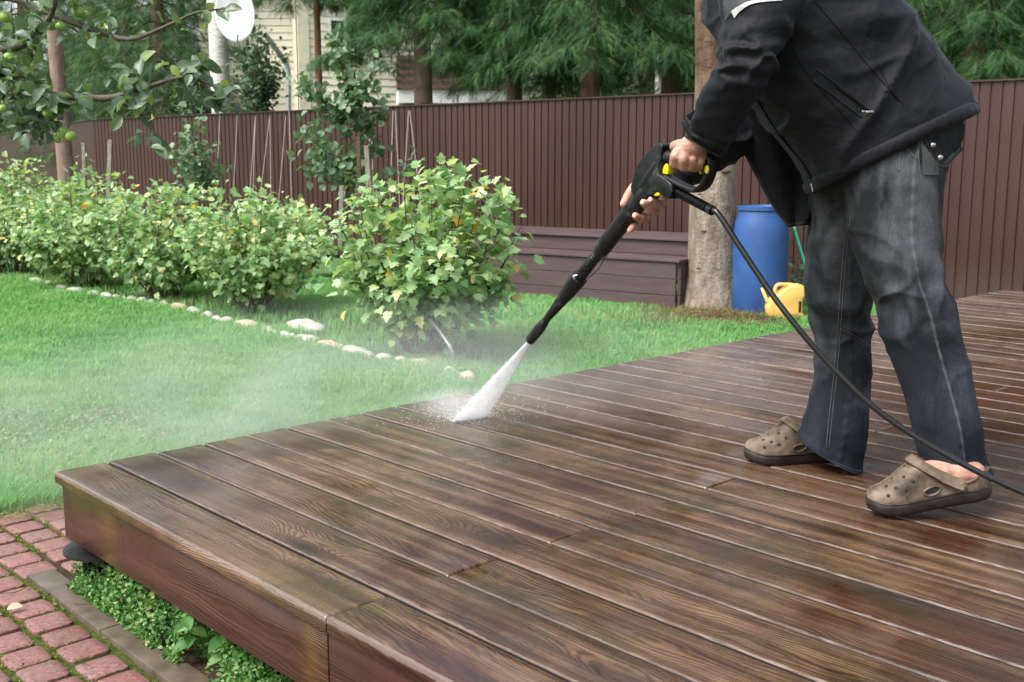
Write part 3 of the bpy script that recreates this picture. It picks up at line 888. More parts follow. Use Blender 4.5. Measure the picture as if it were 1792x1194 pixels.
# porch: white band, dark opening, slatted brown rail
def hp_(u, v, y): return AT(u, v, y)
pa, pbb = hp_(697, 170, 18.6), hp_(925, 170, 18.9)
pd = pbb - pa; pd[2] = 0; pL = np.linalg.norm(pd); pd /= pL; pn = np.array([pd[1], -pd[0], 0]); PX = np.array([pd, -pn, UP])
zt, zb = hp_(697, 157, 18.6)[2], hp_(697, 180, 18.6)[2]
mid = (pa + pbb) / 2; mid[2] = 0
w5 = MB(); w5.box(mid + UP * (zt + zb) / 2 - pn * .6, (pL, 1.2, zt - zb), PX); w5.build('porch_band', MAT['white'], house)
w6 = MB(); w6.box(mid + UP * (zb - .35) - pn * .7, (pL - .1, 1.0, .62), PX); w6.build('porch_wall', MAT['trim'], house)
w7 = MB(); w7.box(mid + UP * (zt + .05) + pn * .02, (pL + .05, .06, .05), PX)
for i in range(4): w7.box(mid + UP * (zt + .17 + i * .12), (pL, .025, .05), PX)
for x in np.linspace(-.5, .5, 4): w7.box(mid + pd * pL * x * .98 - pn * .03 + UP * (zt + .3), (.05, .05, .62), PX)
w7.build('porch_railing', MAT['brown_rail'], house)
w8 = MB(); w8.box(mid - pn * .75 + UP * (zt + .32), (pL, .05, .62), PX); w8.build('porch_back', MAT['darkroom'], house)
dp = MB()
dp.tube(spline([hp_(462, 58, 19.2), hp_(470, 68, 19.25), hp_(496, 104, 19.5), hp_(503, 118, 19.55), hp_(505, 150, 19.55), hp_(505, 250, 19.55)], 30), .045, 10)
dp.build('downpipe', MAT['galv'], house, True)
# ================================================================== vegetation
# ---- leaf templates: (x side, y along, z normal)
def fan_leaf(out, cup=.12, fold=.10):
    """outline points [(x, y)] for the right half from base to tip, mirrored; returns verts/tri faces"""
    R_ = [(x, y) for x, y in out]
    L_ = [(-x, y) for x, y in out[::-1] if x > 1e-6]
    ring = R_ + L_
    c = (0, .42)
    V = [(c[0], c[1], 0.0)]
    for x, y in ring: V.append((x, y, abs(x) * fold * 2 - cup * (x * x + (y - .42) ** 2)))
    n = len(ring)
    F = [(0, 1 + i, 1 + (i + 1) % n) for i in range(n)]
    return np.array(V), np.array(F)
LOBED = fan_leaf([(0, .06), (.16, 0), (.36, .08), (.50, .28), (.34, .34), (.50, .62), (.28, .60), (.18, .80), (0, 1.0)], .30, .16)
OVAL = fan_leaf([(0, 0), (.18, .12), (.30, .38), (.28, .65), (.14, .88), (0, 1.0)], .35, .30)
SMALL = fan_leaf([(0, 0), (.30, .35), (.26, .72), (0, 1.0)], .2, .2)
ROUND = fan_leaf([(0, 0), (.25, .12), (.40, .42), (.36, .72), (.16, .95), (0, 1.02)], .35, .2)

def leaf_cloud(name, P, N, D, size, T, mat, parent, bias=0.0, label=None):
    n = len(P)
    ax = axes_from(N, D)
    V, F, uv = scatter(T[0], T[1], P, ax, size, np.clip(rng.random(n) + bias, 0, 1))
    V = local(parent, V) if parent is not None else V
    return fast(name, V, F, mat, parent, True, uv, label)

def bush(name, label, cat, base, spread, height, nst, nleaf, lsize, T, mat, lean=(0, 0), squash=1.0, group=None, low=.22, yl=0.0, stemr=.007, gen=None):
    g = gen or rng
    base = np.array(base, float)
    t = thing(name, label, cat, tuple(base), group)
    st = MB(); tips = []
    for i in range(nst):
        a = i * 2.399 + g.uniform(-.3, .3)
        rr = spread * math.sqrt((i + .5) / nst) * g.uniform(.8, 1.08)
        hz = height * (1 - .42 * (rr / spread) ** 2) * g.uniform(.82, 1.05)
        end = base + np.array([math.cos(a) * rr + lean[0], math.sin(a) * rr * squash + lean[1], hz])
        p0 = base + np.array([math.cos(a) * .06, math.sin(a) * .06, 0]) * (spread / .5)
        mid = p0 + (end - p0) * .5 + np.array([math.cos(a), math.sin(a) * squash, 0]) * rr * .12 + UP * hz * .06
        c = spline([p0, lerp(p0, mid, .5) + UP * .02, mid, end], 12)
        c[1:-1] += g.normal(0, .008 * spread, (10, 3))
        st.tube(c, np.linspace(stemr, stemr * .35, 12), 5)
        tips.append(c)
        for k in range(4):
            j = g.integers(4, 11)
            o = c[j]; dr = g.normal(0, 1, 3); dr[2] = abs(dr[2]) * .6; dr /= np.linalg.norm(dr)
            l = spread * g.uniform(.18, .38)
            c2 = spline([o, o + dr * l * .5 + UP * .01, o + dr * l + UP * l * .25], 7)
            st.tube(c2, np.linspace(stemr * .5, stemr * .22, 7), 4)
            tips.append(c2)
    st.build('stems', MAT['stem'], t, True)
    lens = np.array([1.0 if len(c) == 12 else .9 for c in tips]); lens /= lens.sum()
    idx = g.choice(len(tips), nleaf, p=lens)
    tt = np.where(np.array([len(tips[i]) for i in idx]) == 12, low + (1 - low) * g.random(nleaf) ** .75, g.random(nleaf) ** .7)
    P = np.array([tips[i][min(len(tips[i]) - 1, int(f * (len(tips[i]) - 1)))] for i, f in zip(idx, tt)])
    off = g.normal(0, 1, (nleaf, 3)); off[:, 2] *= .7
    P = P + off * lsize * 1.0
    out = P - (base + UP * height * .35 + np.array([lean[0] * .5, lean[1] * .5, 0])); out /= np.linalg.norm(out, axis=1)[:, None]
    N = out * .5 + np.array([0, -.15, .85]) + g.normal(0, .42, (nleaf, 3))
    D = out * .8 + np.array([0, 0, -.45]) + g.normal(0, .5, (nleaf, 3))
    s = lsize * g.uniform(.55, 1.25, nleaf)
    P[:, 2] = np.maximum(P[:, 2], .02)
    leaf_cloud('foliage', P, N, D, s, T, mat, t, yl)
    return t

# the near currant bush and the row behind it
BU = 'currant bushes in the bed beyond the stones'
bush('currant_bush', 'leafy pale green currant bush nearest the deck, with a few yellow leaves', 'bush', GP(742, 624), .69, 1.20, 28, 3300, .068, LOBED, MAT['currant'], (.0, .05), .9, BU, .20, 0.0, .008)
# tall shoots of that bush
rows = [
 (430, 556, .66, .98, 2300, 'dense currant bush directly left of the nearest one, bare stems showing at its foot'),
 (520, 492, .42, .85, 900, 'currant bush half hidden behind the nearest one, below the young fruit tree'),
 (270, 535, .70, 1.02, 2500, 'middle currant bush of the row, with orange leaves near its top'),
 (130, 512, .78, 1.12, 2700, 'broad currant bush in front of the two leaning stakes'),
 (5, 492, .85, 1.22, 2700, 'yellowish currant bush at the left edge of the photo'),
 (-130, 480, .8, 1.2, 1400, 'outermost currant bush, mostly cut off by the left edge of the photo'),
]
for u, v, sp, h, nl, lb in rows:
    bush('currant_bush', lb, 'bush', GP(u, v - 4) + np.array([0, .25, 0]), sp, h, 28, int(nl * 1.4), .058, LOBED, MAT['currant'], (0, 0), .95, BU, .20, .0)

def sapling(name, label, cat, base, H, W, nl, ls, T, mat, group=None, low=.3, shoots=7):
    base = np.array(base, float)
    t = thing(name, label, cat, tuple(base), group)
    st = MB(); curves = []
    tr = spline([base, base + np.array([.02, 0, H * .3]), base + np.array([-.03, .02, H * .65]), base + np.array([.01, 0, H * .9])], 16)
    st.tube(tr, np.linspace(.020, .006, 16), 7); curves.append(tr[6:])
    for i in range(shoots * 2):
        j = int(lerp(16 * low, 14, rng.random())); o = tr[j]
        a = i * 2.4 + rng.uniform(-.4, .4); l = W * rng.uniform(.55, 1.05)
        up = rng.uniform(.25, 1.1)
        e = o + np.array([math.cos(a) * l, math.sin(a) * l * .8, l * up])
        c = spline([o, lerp(o, e, .5) + np.array([0, 0, -l * .12]), e], 10)
        st.tube(c, np.linspace(.008, .003, 10), 5); curves.append(c[2:])
    for i in range(3):
        a = rng.uniform(0, 6.3); o = tr[-2]; e = o + np.array([math.cos(a) * W * .25, 0, H * .28 * rng.uniform(.6, 1.1)])
        c = spline([o, lerp(o, e, .5), e], 9); st.tube(c, np.linspace(.006, .002, 9), 5); curves.append(c)
    st.build('trunk', MAT['stem'], t, True)
    P = []
    for _ in range(nl):
        c = curves[rng.integers(len(curves))]; P.append(c[rng.integers(len(c))])
    P = np.array(P) + rng.normal(0, 1, (nl, 3)) * ls * .65
    N = rng.normal(0, .5, (nl, 3)) + np.array([0, -.35, .7]); D = rng.normal(0, .7, (nl, 3)) + np.array([0, 0, .15])
    leaf_cloud('crown', P, N, D, ls * rng.uniform(.6, 1.2, nl), T, mat, t)
    return t
sapling('fruit_tree', 'young fruit tree with round bluish leaves tied between stakes before the fence', 'tree', (AT(612, 283, 10.3) * np.array([1, 1, 0])), 2.02, .62, 1150, .078, ROUND, MAT['plum_leaf'], None, .42, 9)
sapling('fruit_tree', 'small upright fruit tree rising above the currant row in front of the fence', 'tree', AT(342, 283, 12.2) * np.array([1, 1, 0]), 1.45, .34, 420, .075, ROUND, MAT['plum_leaf'], None, .45, 6)
# stakes
def stake(u0, v0, u1, v1, y, w, label, mat='stake'):
    a, b = AT(u0, v0, y), AT(u1, v1, y)
    s = MB(); d = b - a; ax = frame_axes(d, (0, 1, 0)); s.box((a + b) / 2, (w, w * .8, np.linalg.norm(d)), ax, .003)
    o = s.build('stake', MAT[mat]); tagobj(o, label, 'stake', 'wooden stakes in the bed')
stake(152, 420, 146, 250, 11.2, .035, 'thin grey stake, leftmost in the bed, next to the pinkish trunk')
stake(187, 420, 193, 245, 11.2, .042, 'pale grey stake right of the pinkish trunk, in front of the fence')
stake(653, 440, 641, 255, 9.4, .04, 'pale stake just right of the young fruit tree stem')
stake(632, 440, 627, 240, 9.5, .035, 'dark stake behind the young fruit tree', 'stem')
stake(595, 440, 598, 325, 9.3, .035, 'short stake left of the young fruit tree stem')
# strings from the fence top
k = 0
SG = 'strings tied from the fence top'
names = ['first', 'second', 'third', 'fourth', 'fifth', 'sixth', 'seventh', 'eighth', 'ninth', 'tenth', 'eleventh', 'twelfth', 'thirteenth', 'fourteenth', 'fifteenth', 'sixteenth', 'seventeenth', 'eighteenth', 'nineteenth', 'twentieth']
def fence_y(u):   # depth of the fence plane at this photo column
    a = (u - 896) / F_PX
    d = ray(u, 283)
    # line F0 + t FD = (x, y), x/y = d0/d1
    rt = d[0] / d[1]
    t = (F0[0] - rt * F0[1]) / (rt * FD[1] - FD[0])
    return F0[1] + t * FD[1]
for (u0, u1, v1) in [(385, 378, 330), (415, 408, 345), (447, 436, 350), (447, 442, 350), (472, 455, 345), (472, 474, 345), (500, 488, 350), (506, 510, 350), (649, 640, 385), (649, 655, 390), (688, 682, 360), (692, 700, 370), (715, 704, 370), (717, 736, 350)]:
    y0 = fence_y(u0) - .06
    a = AT(u0, 194 if u0 > 500 else 203, y0); b = AT(u1, v1, y0 - .35)
    s = MB(); s.tube(np.array([a, lerp(a, b, .5) + np.array([0, 0, -.01]), b]), .0042, 5)
    tagobj(s.build('string', MAT['string']), '%s string from the left hanging down off the fence top' % names[k], 'string', SG); k += 1

# ---- edging stones along the lawn
spts = [(2, 487, 30, 0), (40, 493, 26, 0), (62, 499, 24, 2), (88, 505, 18, 2), (110, 511, 26, 2), (135, 516, 34, 0), (163, 522, 22, 0), (205, 527, 16, 0), (232, 532, 20, 0), (250, 535, 18, 0), (267, 537, 18, 0), (287, 540, 18, 0),
        (312, 546, 30, 1), (338, 553, 32, 0), (362, 560, 24, 0), (378, 566, 20, 0), (398, 570, 28, 0), (432, 577, 46, 1), (470, 588, 36, 2), (500, 598, 20, 0), (538, 601, 40, 0), (575, 612, 38, 1), (622, 622, 40, 0), (648, 630, 20, 0), (700, 640, 26, 2), (735, 648, 40, 1), (790, 661, 22, 2), (815, 668, 26, 1), (535, 578, 60, 2)]
cn = ['whitish', 'pinkish', 'grey']; mats = ['stone_white', 'stone_pink', 'stone_grey']
row_ = sorted([list(q_) + [''] for q_ in spts[:-1]]); full = []
g9 = random.Random(9)
for A_, B_ in zip(row_[:-1], row_[1:]):
    full.append(A_); gap = (B_[0] - B_[2] / 2) - (A_[0] + A_[2] / 2)
    if gap > 3 and A_[0] < 660: full.append([(A_[0] + A_[2] / 2 + B_[0] - B_[2] / 2) / 2, (A_[1] + B_[1]) / 2, max(gap * .9, 10), g9.choice([0, 2, 2, 1]), ''])
full.append(row_[-1]); spts = full + [[535, 578, 60, 2, 'flat']]
tens = ['', '', 'twenty', 'thirty', 'forty', 'fifty']; un = ['', 'first', 'second', 'third', 'fourth', 'fifth', 'sixth', 'seventh', 'eighth', 'ninth', 'tenth', 'eleventh', 'twelfth', 'thirteenth', 'fourteenth', 'fifteenth', 'sixteenth', 'seventeenth', 'eighteenth', 'nineteenth']
def ordn(i):
    if i < 20: return un[i]
    return tens[i // 10] + (' ' + un[i % 10] if i % 10 else 'th').replace('tyth', 'tieth') if i % 10 else {20: 'twentieth', 30: 'thirtieth', 40: 'fortieth', 50: 'fiftieth'}[i]
ords = [ordn(i + 1) for i in range(59)]
for i, (u, v, w, ci, tg_) in enumerate(spts):
    p = GP(u, v - 3)
    wm = w * p[1] / F_PX
    s = MB(); s.sphere((0, 0, 0), 1, 18, (wm * .92, wm * .42, .036 + wm * .05))
    V = s.v[0]; V += (fbm(V * 14 + i * 3.1, 2) * .016)[:, None] * V / np.linalg.norm(V, axis=1)[:, None]
    an = math.atan2(BD[1], BD[0]); ca, sa = math.cos(an), math.sin(an)
    s.v[0] = V @ np.array([[ca, sa, 0], [-sa, ca, 0], [0, 0, 1]]) + p + UP * .008
    lb = '%s %s edging stone from the left end of the row along the lawn' % (ords[i], cn[ci])
    if u == 538: lb = 'largest white edging stone, in the gap between the two nearest currant bushes'
    if tg_: lb = 'long flat grey stone lying behind the stone row, left of the nearest bush'
    tagobj(s.build('edging_stone', MAT[mats[ci]], None, True), lb, 'stone', 'edging stones along the lawn')
# bent grey pipe end sticking out of the near bush
pp = MB(); pp.tube(spline([AT(752, 558, 6.15), AT(775, 588, 6.1), AT(790, 612, 6.05), GP(797, 640)], 20), .011, 8)
tagobj(pp.build('bent_stick', MAT['galv'], None, True), 'bent pale grey stick leaning out of the foot of the nearest bush', 'stick')

# ---- lawn blades
def in_poly(x, y, poly):
    c = np.zeros(len(x), bool); n = len(poly)
    for i in range(n):
        (x0, y0), (x1, y1) = poly[i], poly[(i + 1) % n]
        c ^= ((y0 > y) != (y1 > y)) & (x < (x1 - x0) * (y - y0) / (y1 - y0 + 1e-12) + x0)
    return c
n = 720000
rr = np.exp(rng.uniform(math.log(2.9), math.log(13.5), n)); az = rng.uniform(-R(31), R(31), n)
X, Y = rr * np.sin(az), rr * np.cos(az)
Pg = np.stack([X, Y, np.zeros(n)], 1)
b_, n_ = dk_of(Pg)
keep = ~((b_ > -.012) & (n_ > -.07) & (n_ < NB * PIT + .02))
keep &= ~((b_ > PB0 - .02 + .08 * vnoise(Pg * 6)) & (n_ < 0.12 + 0) & (b_ > -.80) & (n_ < -.0))
keep &= ~((b_ > PB0 + .05 * vnoise(Pg * 5)) & (b_ < .05) & (n_ < .42 + .05 * vnoise(Pg * 9)))
inb = in_poly(X, Y, [(p[0], p[1]) for p in bed])
keep &= ~(inb & (rng.random(n) < .78))
tq = (Pg - PR); pk = (tq @ PN > -.02) & (tq @ PD < .02); keep &= ~pk
fq = ((Pg - F0) @ FN) < .25; keep &= ~fq
mc = GP(1240, 560); dm_ = np.hypot((X - mc[0]) / .95, (Y - mc[1]) / .62)
keep &= ~((dm_ < 1.0) & (rng.random(n) < (1.0 - dm_ * .8)))
keep &= ~((X > 1.9) & (Y < 8.3) & (n_ > 0) & (b_ > 0))
wk = GP(0, 770); dw = np.hypot((X - wk[0]) / .55, (Y - wk[1]) / .55); keep &= ~((dw < 1) & (rng.random(n) < .35))
Pg, rr = Pg[keep], rr[keep]; m_ = len(Pg)
cl = fbm(Pg * 2.3, 3); cl2 = fbm(Pg * 9, 2)
h = (.034 + .016 * rng.random(m_)) * (1 + .35 * cl + .3 * cl2) * (.85 + .05 * rr)
wd = .0013 * (.75 + .16 * rr)
a = rng.uniform(0, 2 * PI, m_); tl = rng.uniform(.1, .9, m_) 
dirv = np.stack([np.cos(a), np.sin(a), np.zeros(m_)], 1)
sv = np.stack([-np.sin(a + .4), np.cos(a + .4), np.zeros(m_)], 1)
B0 = Pg + np.array([0, 0, -.022])
M1 = B0 + dirv * (h * tl * .35)[:, None] + UP * (h * .62 + .02)[:, None]
T1 = B0 + dirv * (h * tl * 1.1)[:, None] + UP * (h * (1.05 - .3 * tl) + .02)[:, None]
V = np.stack([B0 - sv * wd[:, None], B0 + sv * wd[:, None], M1 + sv * (wd * .8)[:, None], M1 - sv * (wd * .8)[:, None], T1], 1).reshape(-1, 3)
i5 = np.arange(m_)[:, None] * 5
F = np.concatenate([i5 + np.array([[0, 1, 2]]), i5 + np.array([[0, 2, 3]]), i5 + np.array([[3, 2, 4]])])
rv = np.clip(rng.random(m_) * .75 + .22 * cl + .12, 0, 1)
uv = np.stack([np.repeat(rv, 5), np.tile([0, 0, .6, .6, 1], m_)], 1)
tagobj(fast('grass', V, F, MAT['grass'], None, False, uv), 'short green lawn grass between deck and flower bed', 'grass', kind='stuff')

# dry needle mound round the big trunk
Mm = np.zeros((30, 40, 3))
for i, r_ in enumerate(np.linspace(0, 1, 30)):
    for j in range(40):
        t = j * 2 * PI / 40
        x, y = mc[0] + r_ * .95 * math.cos(t), mc[1] + .12 + r_ * .66 * math.sin(t)
        Mm[i, j] = (x, y, .05 * (1 - r_ * r_) ** 1.5 - .022)
Mm[..., 2] += .02 * fbm(Mm.reshape(-1, 3) * 9).reshape(30, 40)
mb_ = MB(); mb_.grid(Mm, True); tagobj(mb_.build('mound', MAT['soil'], None, True), kind='structure')
k_ = 4500
t = rng.uniform(0, 2 * PI, k_); r_ = np.sqrt(rng.random(k_)) * 1.02
P = np.stack([mc[0] + r_ * .95 * np.cos(t), mc[1] + .12 + r_ * .66 * np.sin(t), .05 * np.maximum(0, 1 - r_ * r_) ** 1.5 - .015], 1)
NEED = (np.array([(-.02, 0, 0), (.02, 0, 0), (0, 1, .12)]), np.array([(0, 1, 2)]))
D = unit(k_); D[:, 2] = np.abs(D[:, 2]) * .5
o = leaf_cloud('dry_litter', P, unit(k_), D, rng.uniform(.05, .13, k_), NEED, MAT['drygrass'], None)
tagobj(o, 'brown dry grass and needles on the mound round the big trunk', 'dry litter', kind='stuff')

# weeds in the strip beneath the deck edge and clippings at the pavement end
def leafmass(name, P, ls, T, mat, label, up=.8, bias=0.0):
    k_ = len(P)
    N = rng.normal(0, .6, (k_, 3)) + np.array([0, 0, up]); D = rng.normal(0, .8, (k_, 3)) + np.array([0, 0, .25])
    o = leaf_cloud(name, P, N, D, ls, T, mat, None, bias)
    return tagobj(o, label, name.replace('_', ' '), kind='stuff')
k_ = 52000
b = rng.uniform(-.02, 2.6, k_); w = rng.random(k_) ** 1.2
hh = (.045 + .05 * (1 + fbm(np.stack([b * 5, w * 0, w * 0], 1), 3))) * np.clip(w * 8 + .15, 0, 1)
nn = -.004 + w * .36
P = np.stack([D0[0] + BD[0] * b + ND[0] * nn, D0[1] + BD[1] * b + ND[1] * nn, rng.random(k_) * hh * 1.1], 1)
ok = (fbm(np.stack([b * 9, nn * 9, nn * 0], 1), 3) + (.6 - w) * .9 > .10) & ~((b > .17) & (b < .52) & (nn > .12) & (nn < .34))
leafmass('chickweed', P[ok], rng.uniform(.008, .018, ok.sum()), SMALL, MAT['weed'], 'small leaved green weeds growing beneath the deck edge')
sm = MB(); S0 = np.zeros((2, 2, 3)); 
for i, nq in enumerate((.0, .6)):
    for j, bq in enumerate((-.3, 2.8)): S0[i, j] = DK(bq, nq, -.006)
sm.grid(S0); tagobj(sm.build('soil_strip', MAT['soil']), kind='structure')
# nettles
def nettle(u, v, z, hgt, label, seed):
    base = GP(u, v, z); g = np.random.default_rng(seed)
    t = thing('nettle', label, 'weed', (base[0], base[1], 0), 'nettles under the deck edge')
    st = MB(); top = base + np.array([g.uniform(-.03, .03), g.uniform(-.04, .0), hgt]); base[2] = -.005
    c = spline([base, lerp(base, top, .5), top], 8); st.tube(c, np.linspace(.002, .0012, 8), 5); st.build('stem', MAT['weed'], t, True)
    P, N, D = [], [], []
    for i in range(3, 8):
        for s in (0, PI):
            a = s + i * 1.2; d = np.array([math.cos(a), math.sin(a), -.25])
            P.append(c[i]); D.append(d); N.append(np.array([0, -.3, 1]))
    leaf_cloud('leaves', np.array(P), np.array(N), np.array(D), g.uniform(.035, .06, len(P)), OVAL, MAT['weed'], t)
nettle(352, 1140, 0.02, .10, 'nettle with a long pale leaf in the middle of the weeds', 3)
nettle(392, 1165, 0.02, .09, 'nettle further right in the weeds, beside a yellow stalk', 5)
nettle(445, 1188, 0.02, .09, 'nettle nearest the bottom edge of the photo, under the fascia', 8)
# moss tufts in the joints
k_ = 38000
r_i = rng.integers(-5, 22, k_); q_i = rng.integers(-8, 24, k_); hv = rng.random(k_) < .55
nc = -.062 - jt - pw / 2 - r_i * (pw + jt) + np.where(hv, (pw + jt) / 2 + rng.normal(0, .0065, k_), rng.uniform(-.06, .06, k_))
bq = q_i * (pl + jt) + (r_i % 2) * (pl + jt) / 2 + np.where(hv, rng.uniform(-.06, .06, k_), (pl + jt) / 2 + rng.normal(0, .0065, k_))
P = np.stack([D0[0] + BD[0] * bq + ND[0] * nc, D0[1] + BD[1] * bq + ND[1] * nc, np.zeros(k_)], 1)
mk = fbm(P * 5.5, 3) + rng.normal(0, .25, k_) > .02
P = P[mk & (bq > PB0) & ((nc < -.05) | (bq < -.02))]; P[:, 2] = rng.uniform(-.006, .004, len(P))
leafmass('moss_tufts', P, rng.uniform(.004, .009, len(P)), SMALL, leafmat('moss_leaf', [(0, (.075, .13, .015)), (.6, (.14, .21, .028)), (1, (.22, .28, .05))], .2, .8, .1), 'bright green moss in the joints of the red pavers', .9)
# pale cut grass where lawn meets pavers
k_ = 9000
b = PB0 + rng.normal(0.02, .07, k_); nn = rng.uniform(-1.6, .45, k_)
P = np.stack([D0[0] + BD[0] * b + ND[0] * nn, D0[1] + BD[1] * b + ND[1] * nn, rng.uniform(.0, .014, k_)], 1)
D = unit(k_); D[:, 2] *= .2
o = leaf_cloud('grass_clippings', P, unit(k_) * .4 + UP, D, rng.uniform(.02, .05, k_), NEED, leafmat('clippings', [(0, (.12, .18, .05)), (.5, (.24, .28, .10)), (1, (.38, .34, .18))], .2, .8, .1), None)
tagobj(o, 'pale cut grass lying between the lawn and the red pavers', 'grass clippings', kind='stuff')
# clover patch at the left edge of the lawn
k_ = 7000
t = rng.uniform(0, 2 * PI, k_); r_ = np.sqrt(rng.random(k_))
P = np.stack([wk[0] + .1 + r_ * .6 * np.cos(t), wk[1] + r_ * .55 * np.sin(t), rng.random(k_) * .04], 1)
leafmass('clover', P, rng.uniform(.010, .022, k_), SMALL, MAT['weed'], 'patch of small weeds in the lawn at the left edge', .9, .15)
# fallen leaves and twigs on the pavers
for (u, v, lb, mt) in [(745, 668, 'fallen orange leaf lying on the grass under the nearest bush', 'stone_pink')]:
    pass
def single(name, label, cat, T, P, N, D, s, mat):
    V, F, uv = scatter(T[0], T[1], np.array([P]), axes_from(np.array([N], float), np.array([D], float)), np.array([s]), np.array([.98]))
    return tagobj(fast(name, V, F, mat, None, True, uv), label, cat)
fl = leafmat('fallen_leaf', [(0, (.40, .22, .08)), (1, (.45, .24, .07))], .2, .6, .2)
single('fallen_leaf', 'fallen orange leaf on the grass below the nearest bush', 'leaf', LOBED, GP(755, 640) + UP * .03, (0, -.4, 1), (1, .2, .1), .07, fl)
single('fallen_leaf', 'pale curled dead leaf lying on the red pavers at the left edge', 'leaf', OVAL, GP(12, 1071) + UP * .008, (0, -.5, 1), (1, .3, .15), .04, leafmat('dead_leaf', [(0, (.42, .34, .27)), (1, (.42, .34, .27))], .1, .7, .2))
for i, (p0, p1, p2, lb) in enumerate([((345, 1063), (375, 1062), (392, 1052), 'thin brown twig lying across the kerb strip'), ((0, 1045), (30, 1042), (55, 1028), 'thin brown twig lying on the red pavers at the left edge')]):
    s = MB(); off = (-215, 0) if i == 0 else (0, 0)
    P = [GP(a + off[0], b) + UP * .010 for a, b in (p0, p1, p2)]
    s.tube(spline(P, 10), .0014, 5); tagobj(s.build('twig', MAT['drygrass']), lb, 'twig')

# ------------------------------------------------------------------ foreground apple tree (its trunk stands left of the frame)
at0 = np.array([-3.4, 4.3, 0])
apt = thing('apple_tree', 'apple tree reaching in from the left with green apples and dark leaves', 'tree', tuple(at0))
ab = MB(); crv = []
def abr(pts, r0, r1):
    c = spline(pts, 26); ab.tube(c, np.linspace(r0, r1, 26), 7); crv.append(c)
tk = spline([at0, at0 + np.array([.05, 0, .7]), at0 + np.array([0, .05, 1.5]), at0 + np.array([.1, 0, 2.6])], 14)
ab.tube(tk, np.linspace(.075, .04, 14), 10)
abr([tk[6], AT(-120, 190, 4.0), AT(0, 168, 3.8), AT(110, 168, 3.7), AT(190, 172, 3.65), AT(260, 152, 3.6), AT(330, 135, 3.6), AT(400, 165, 3.6)], .022, .003)
abr([tk[8], AT(-100, 110, 3.9), AT(0, 88, 3.8), AT(40, 78, 3.8), AT(75, 50, 3.75), AT(95, 10, 3.7), AT(100, -40, 3.7)], .022, .005)
abr([tk[9], AT(-60, 0, 3.9), AT(60, 15, 3.85), AT(130, 40, 3.8), AT(190, 62, 3.75), AT(235, 68, 3.7), AT(300, 42, 3.7), AT(345, 22, 3.7), AT(405, 14, 3.7)], .016, .0025)
abr([crv[0][10], AT(90, 195, 3.7), AT(110, 210, 3.7)], .005, .003)
abr([AT(190, 172, 3.65), AT(230, 190, 3.6), AT(262, 215, 3.6), AT(275, 250, 3.6)], .005, .002)
abr([tk[7], AT(-80, 150, 3.7), AT(0, 130, 3.7), AT(40, 145, 3.65), AT(90, 175, 3.6)], .010, .003)
abr([tk[10], AT(-40, -60, 3.9), AT(60, -30, 3.85), AT(150, -10, 3.8), AT(210, -20, 3.8)], .012, .003)
abr([tk[6], AT(-100, 230, 3.9), AT(-20, 205, 3.8), AT(30, 215, 3.75), AT(70, 225, 3.7)], .008, .003)
ab.build('trunk', MAT['twig'], apt, True)
P, N, D, S = [], [], [], []
cnt = [(crv[0], 165, 4), (crv[1], 75, 6), (crv[2], 52, 8), (crv[3], 12, 3), (crv[4], 16, 2), (crv[5], 85, 6), (crv[6], 60, 6), (crv[7], 80, 6)]
for c, k_, lo in cnt:
    for _ in range(k_):
        j = rng.integers(lo, len(c)); f = c[j]
        w = .055 * (1 - .7 * j / len(c)) + .012
        if c is crv[2] and j > 16 and rng.random() < .45: continue
        P.append(f + rng.normal(0, 1, 3) * np.array([w * .5, w, w]))
        N.append(rng.normal(0, .45, 3) + np.array([0, -.45, .75])); D.append(rng.normal(0, .75, 3) + np.array([.25, 0, -.28])); S.append(rng.uniform(.036, .072))
leaf_cloud('crown', np.array(P), np.array(N), np.array(D), np.array(S), OVAL, MAT['apple_leaf'], apt)
apples = [(88, 43, 3.75, 21), (106, 46, 3.72, 17), (138, 22, 3.78, 20), (147, 26, 3.82, 17), (10, 30, 3.9, 22), (111, 232, 3.66, 21), (124, 238, 3.62, 18), (100, 243, 3.70, 15), (83, 198, 3.6, 15), (60, 180, 3.65, 17), (15, 100, 3.7, 16), (4, 190, 3.6, 16)]
for (u, v, y, dpx) in apples:
    c = AT(u, v, y); r0 = dpx * y / F_PX * .52
    s = MB(); prof = []
    for i in range(15):
        t = PI * i / 14
        rr_ = math.sin(t) * (1 + .08 * math.cos(t)); hz = -math.cos(t) * .90 + .16 * math.exp(-(rr_ * 3.2) ** 2) * (1 if t < 1.5 else -1)
        prof.append((max(rr_, .002) * r0, hz * r0))
    dr = np.array([rng.normal(0, .3), rng.normal(0, .3), 1]); s.lathe(prof, 20, frame_axes(dr, (1, 0, 0)), c)
    s.tube([c + UP * r0 * .7, c + UP * r0 * 1.6], .0015, 5)
    s.build('apple', MAT['apple'], apt, True)

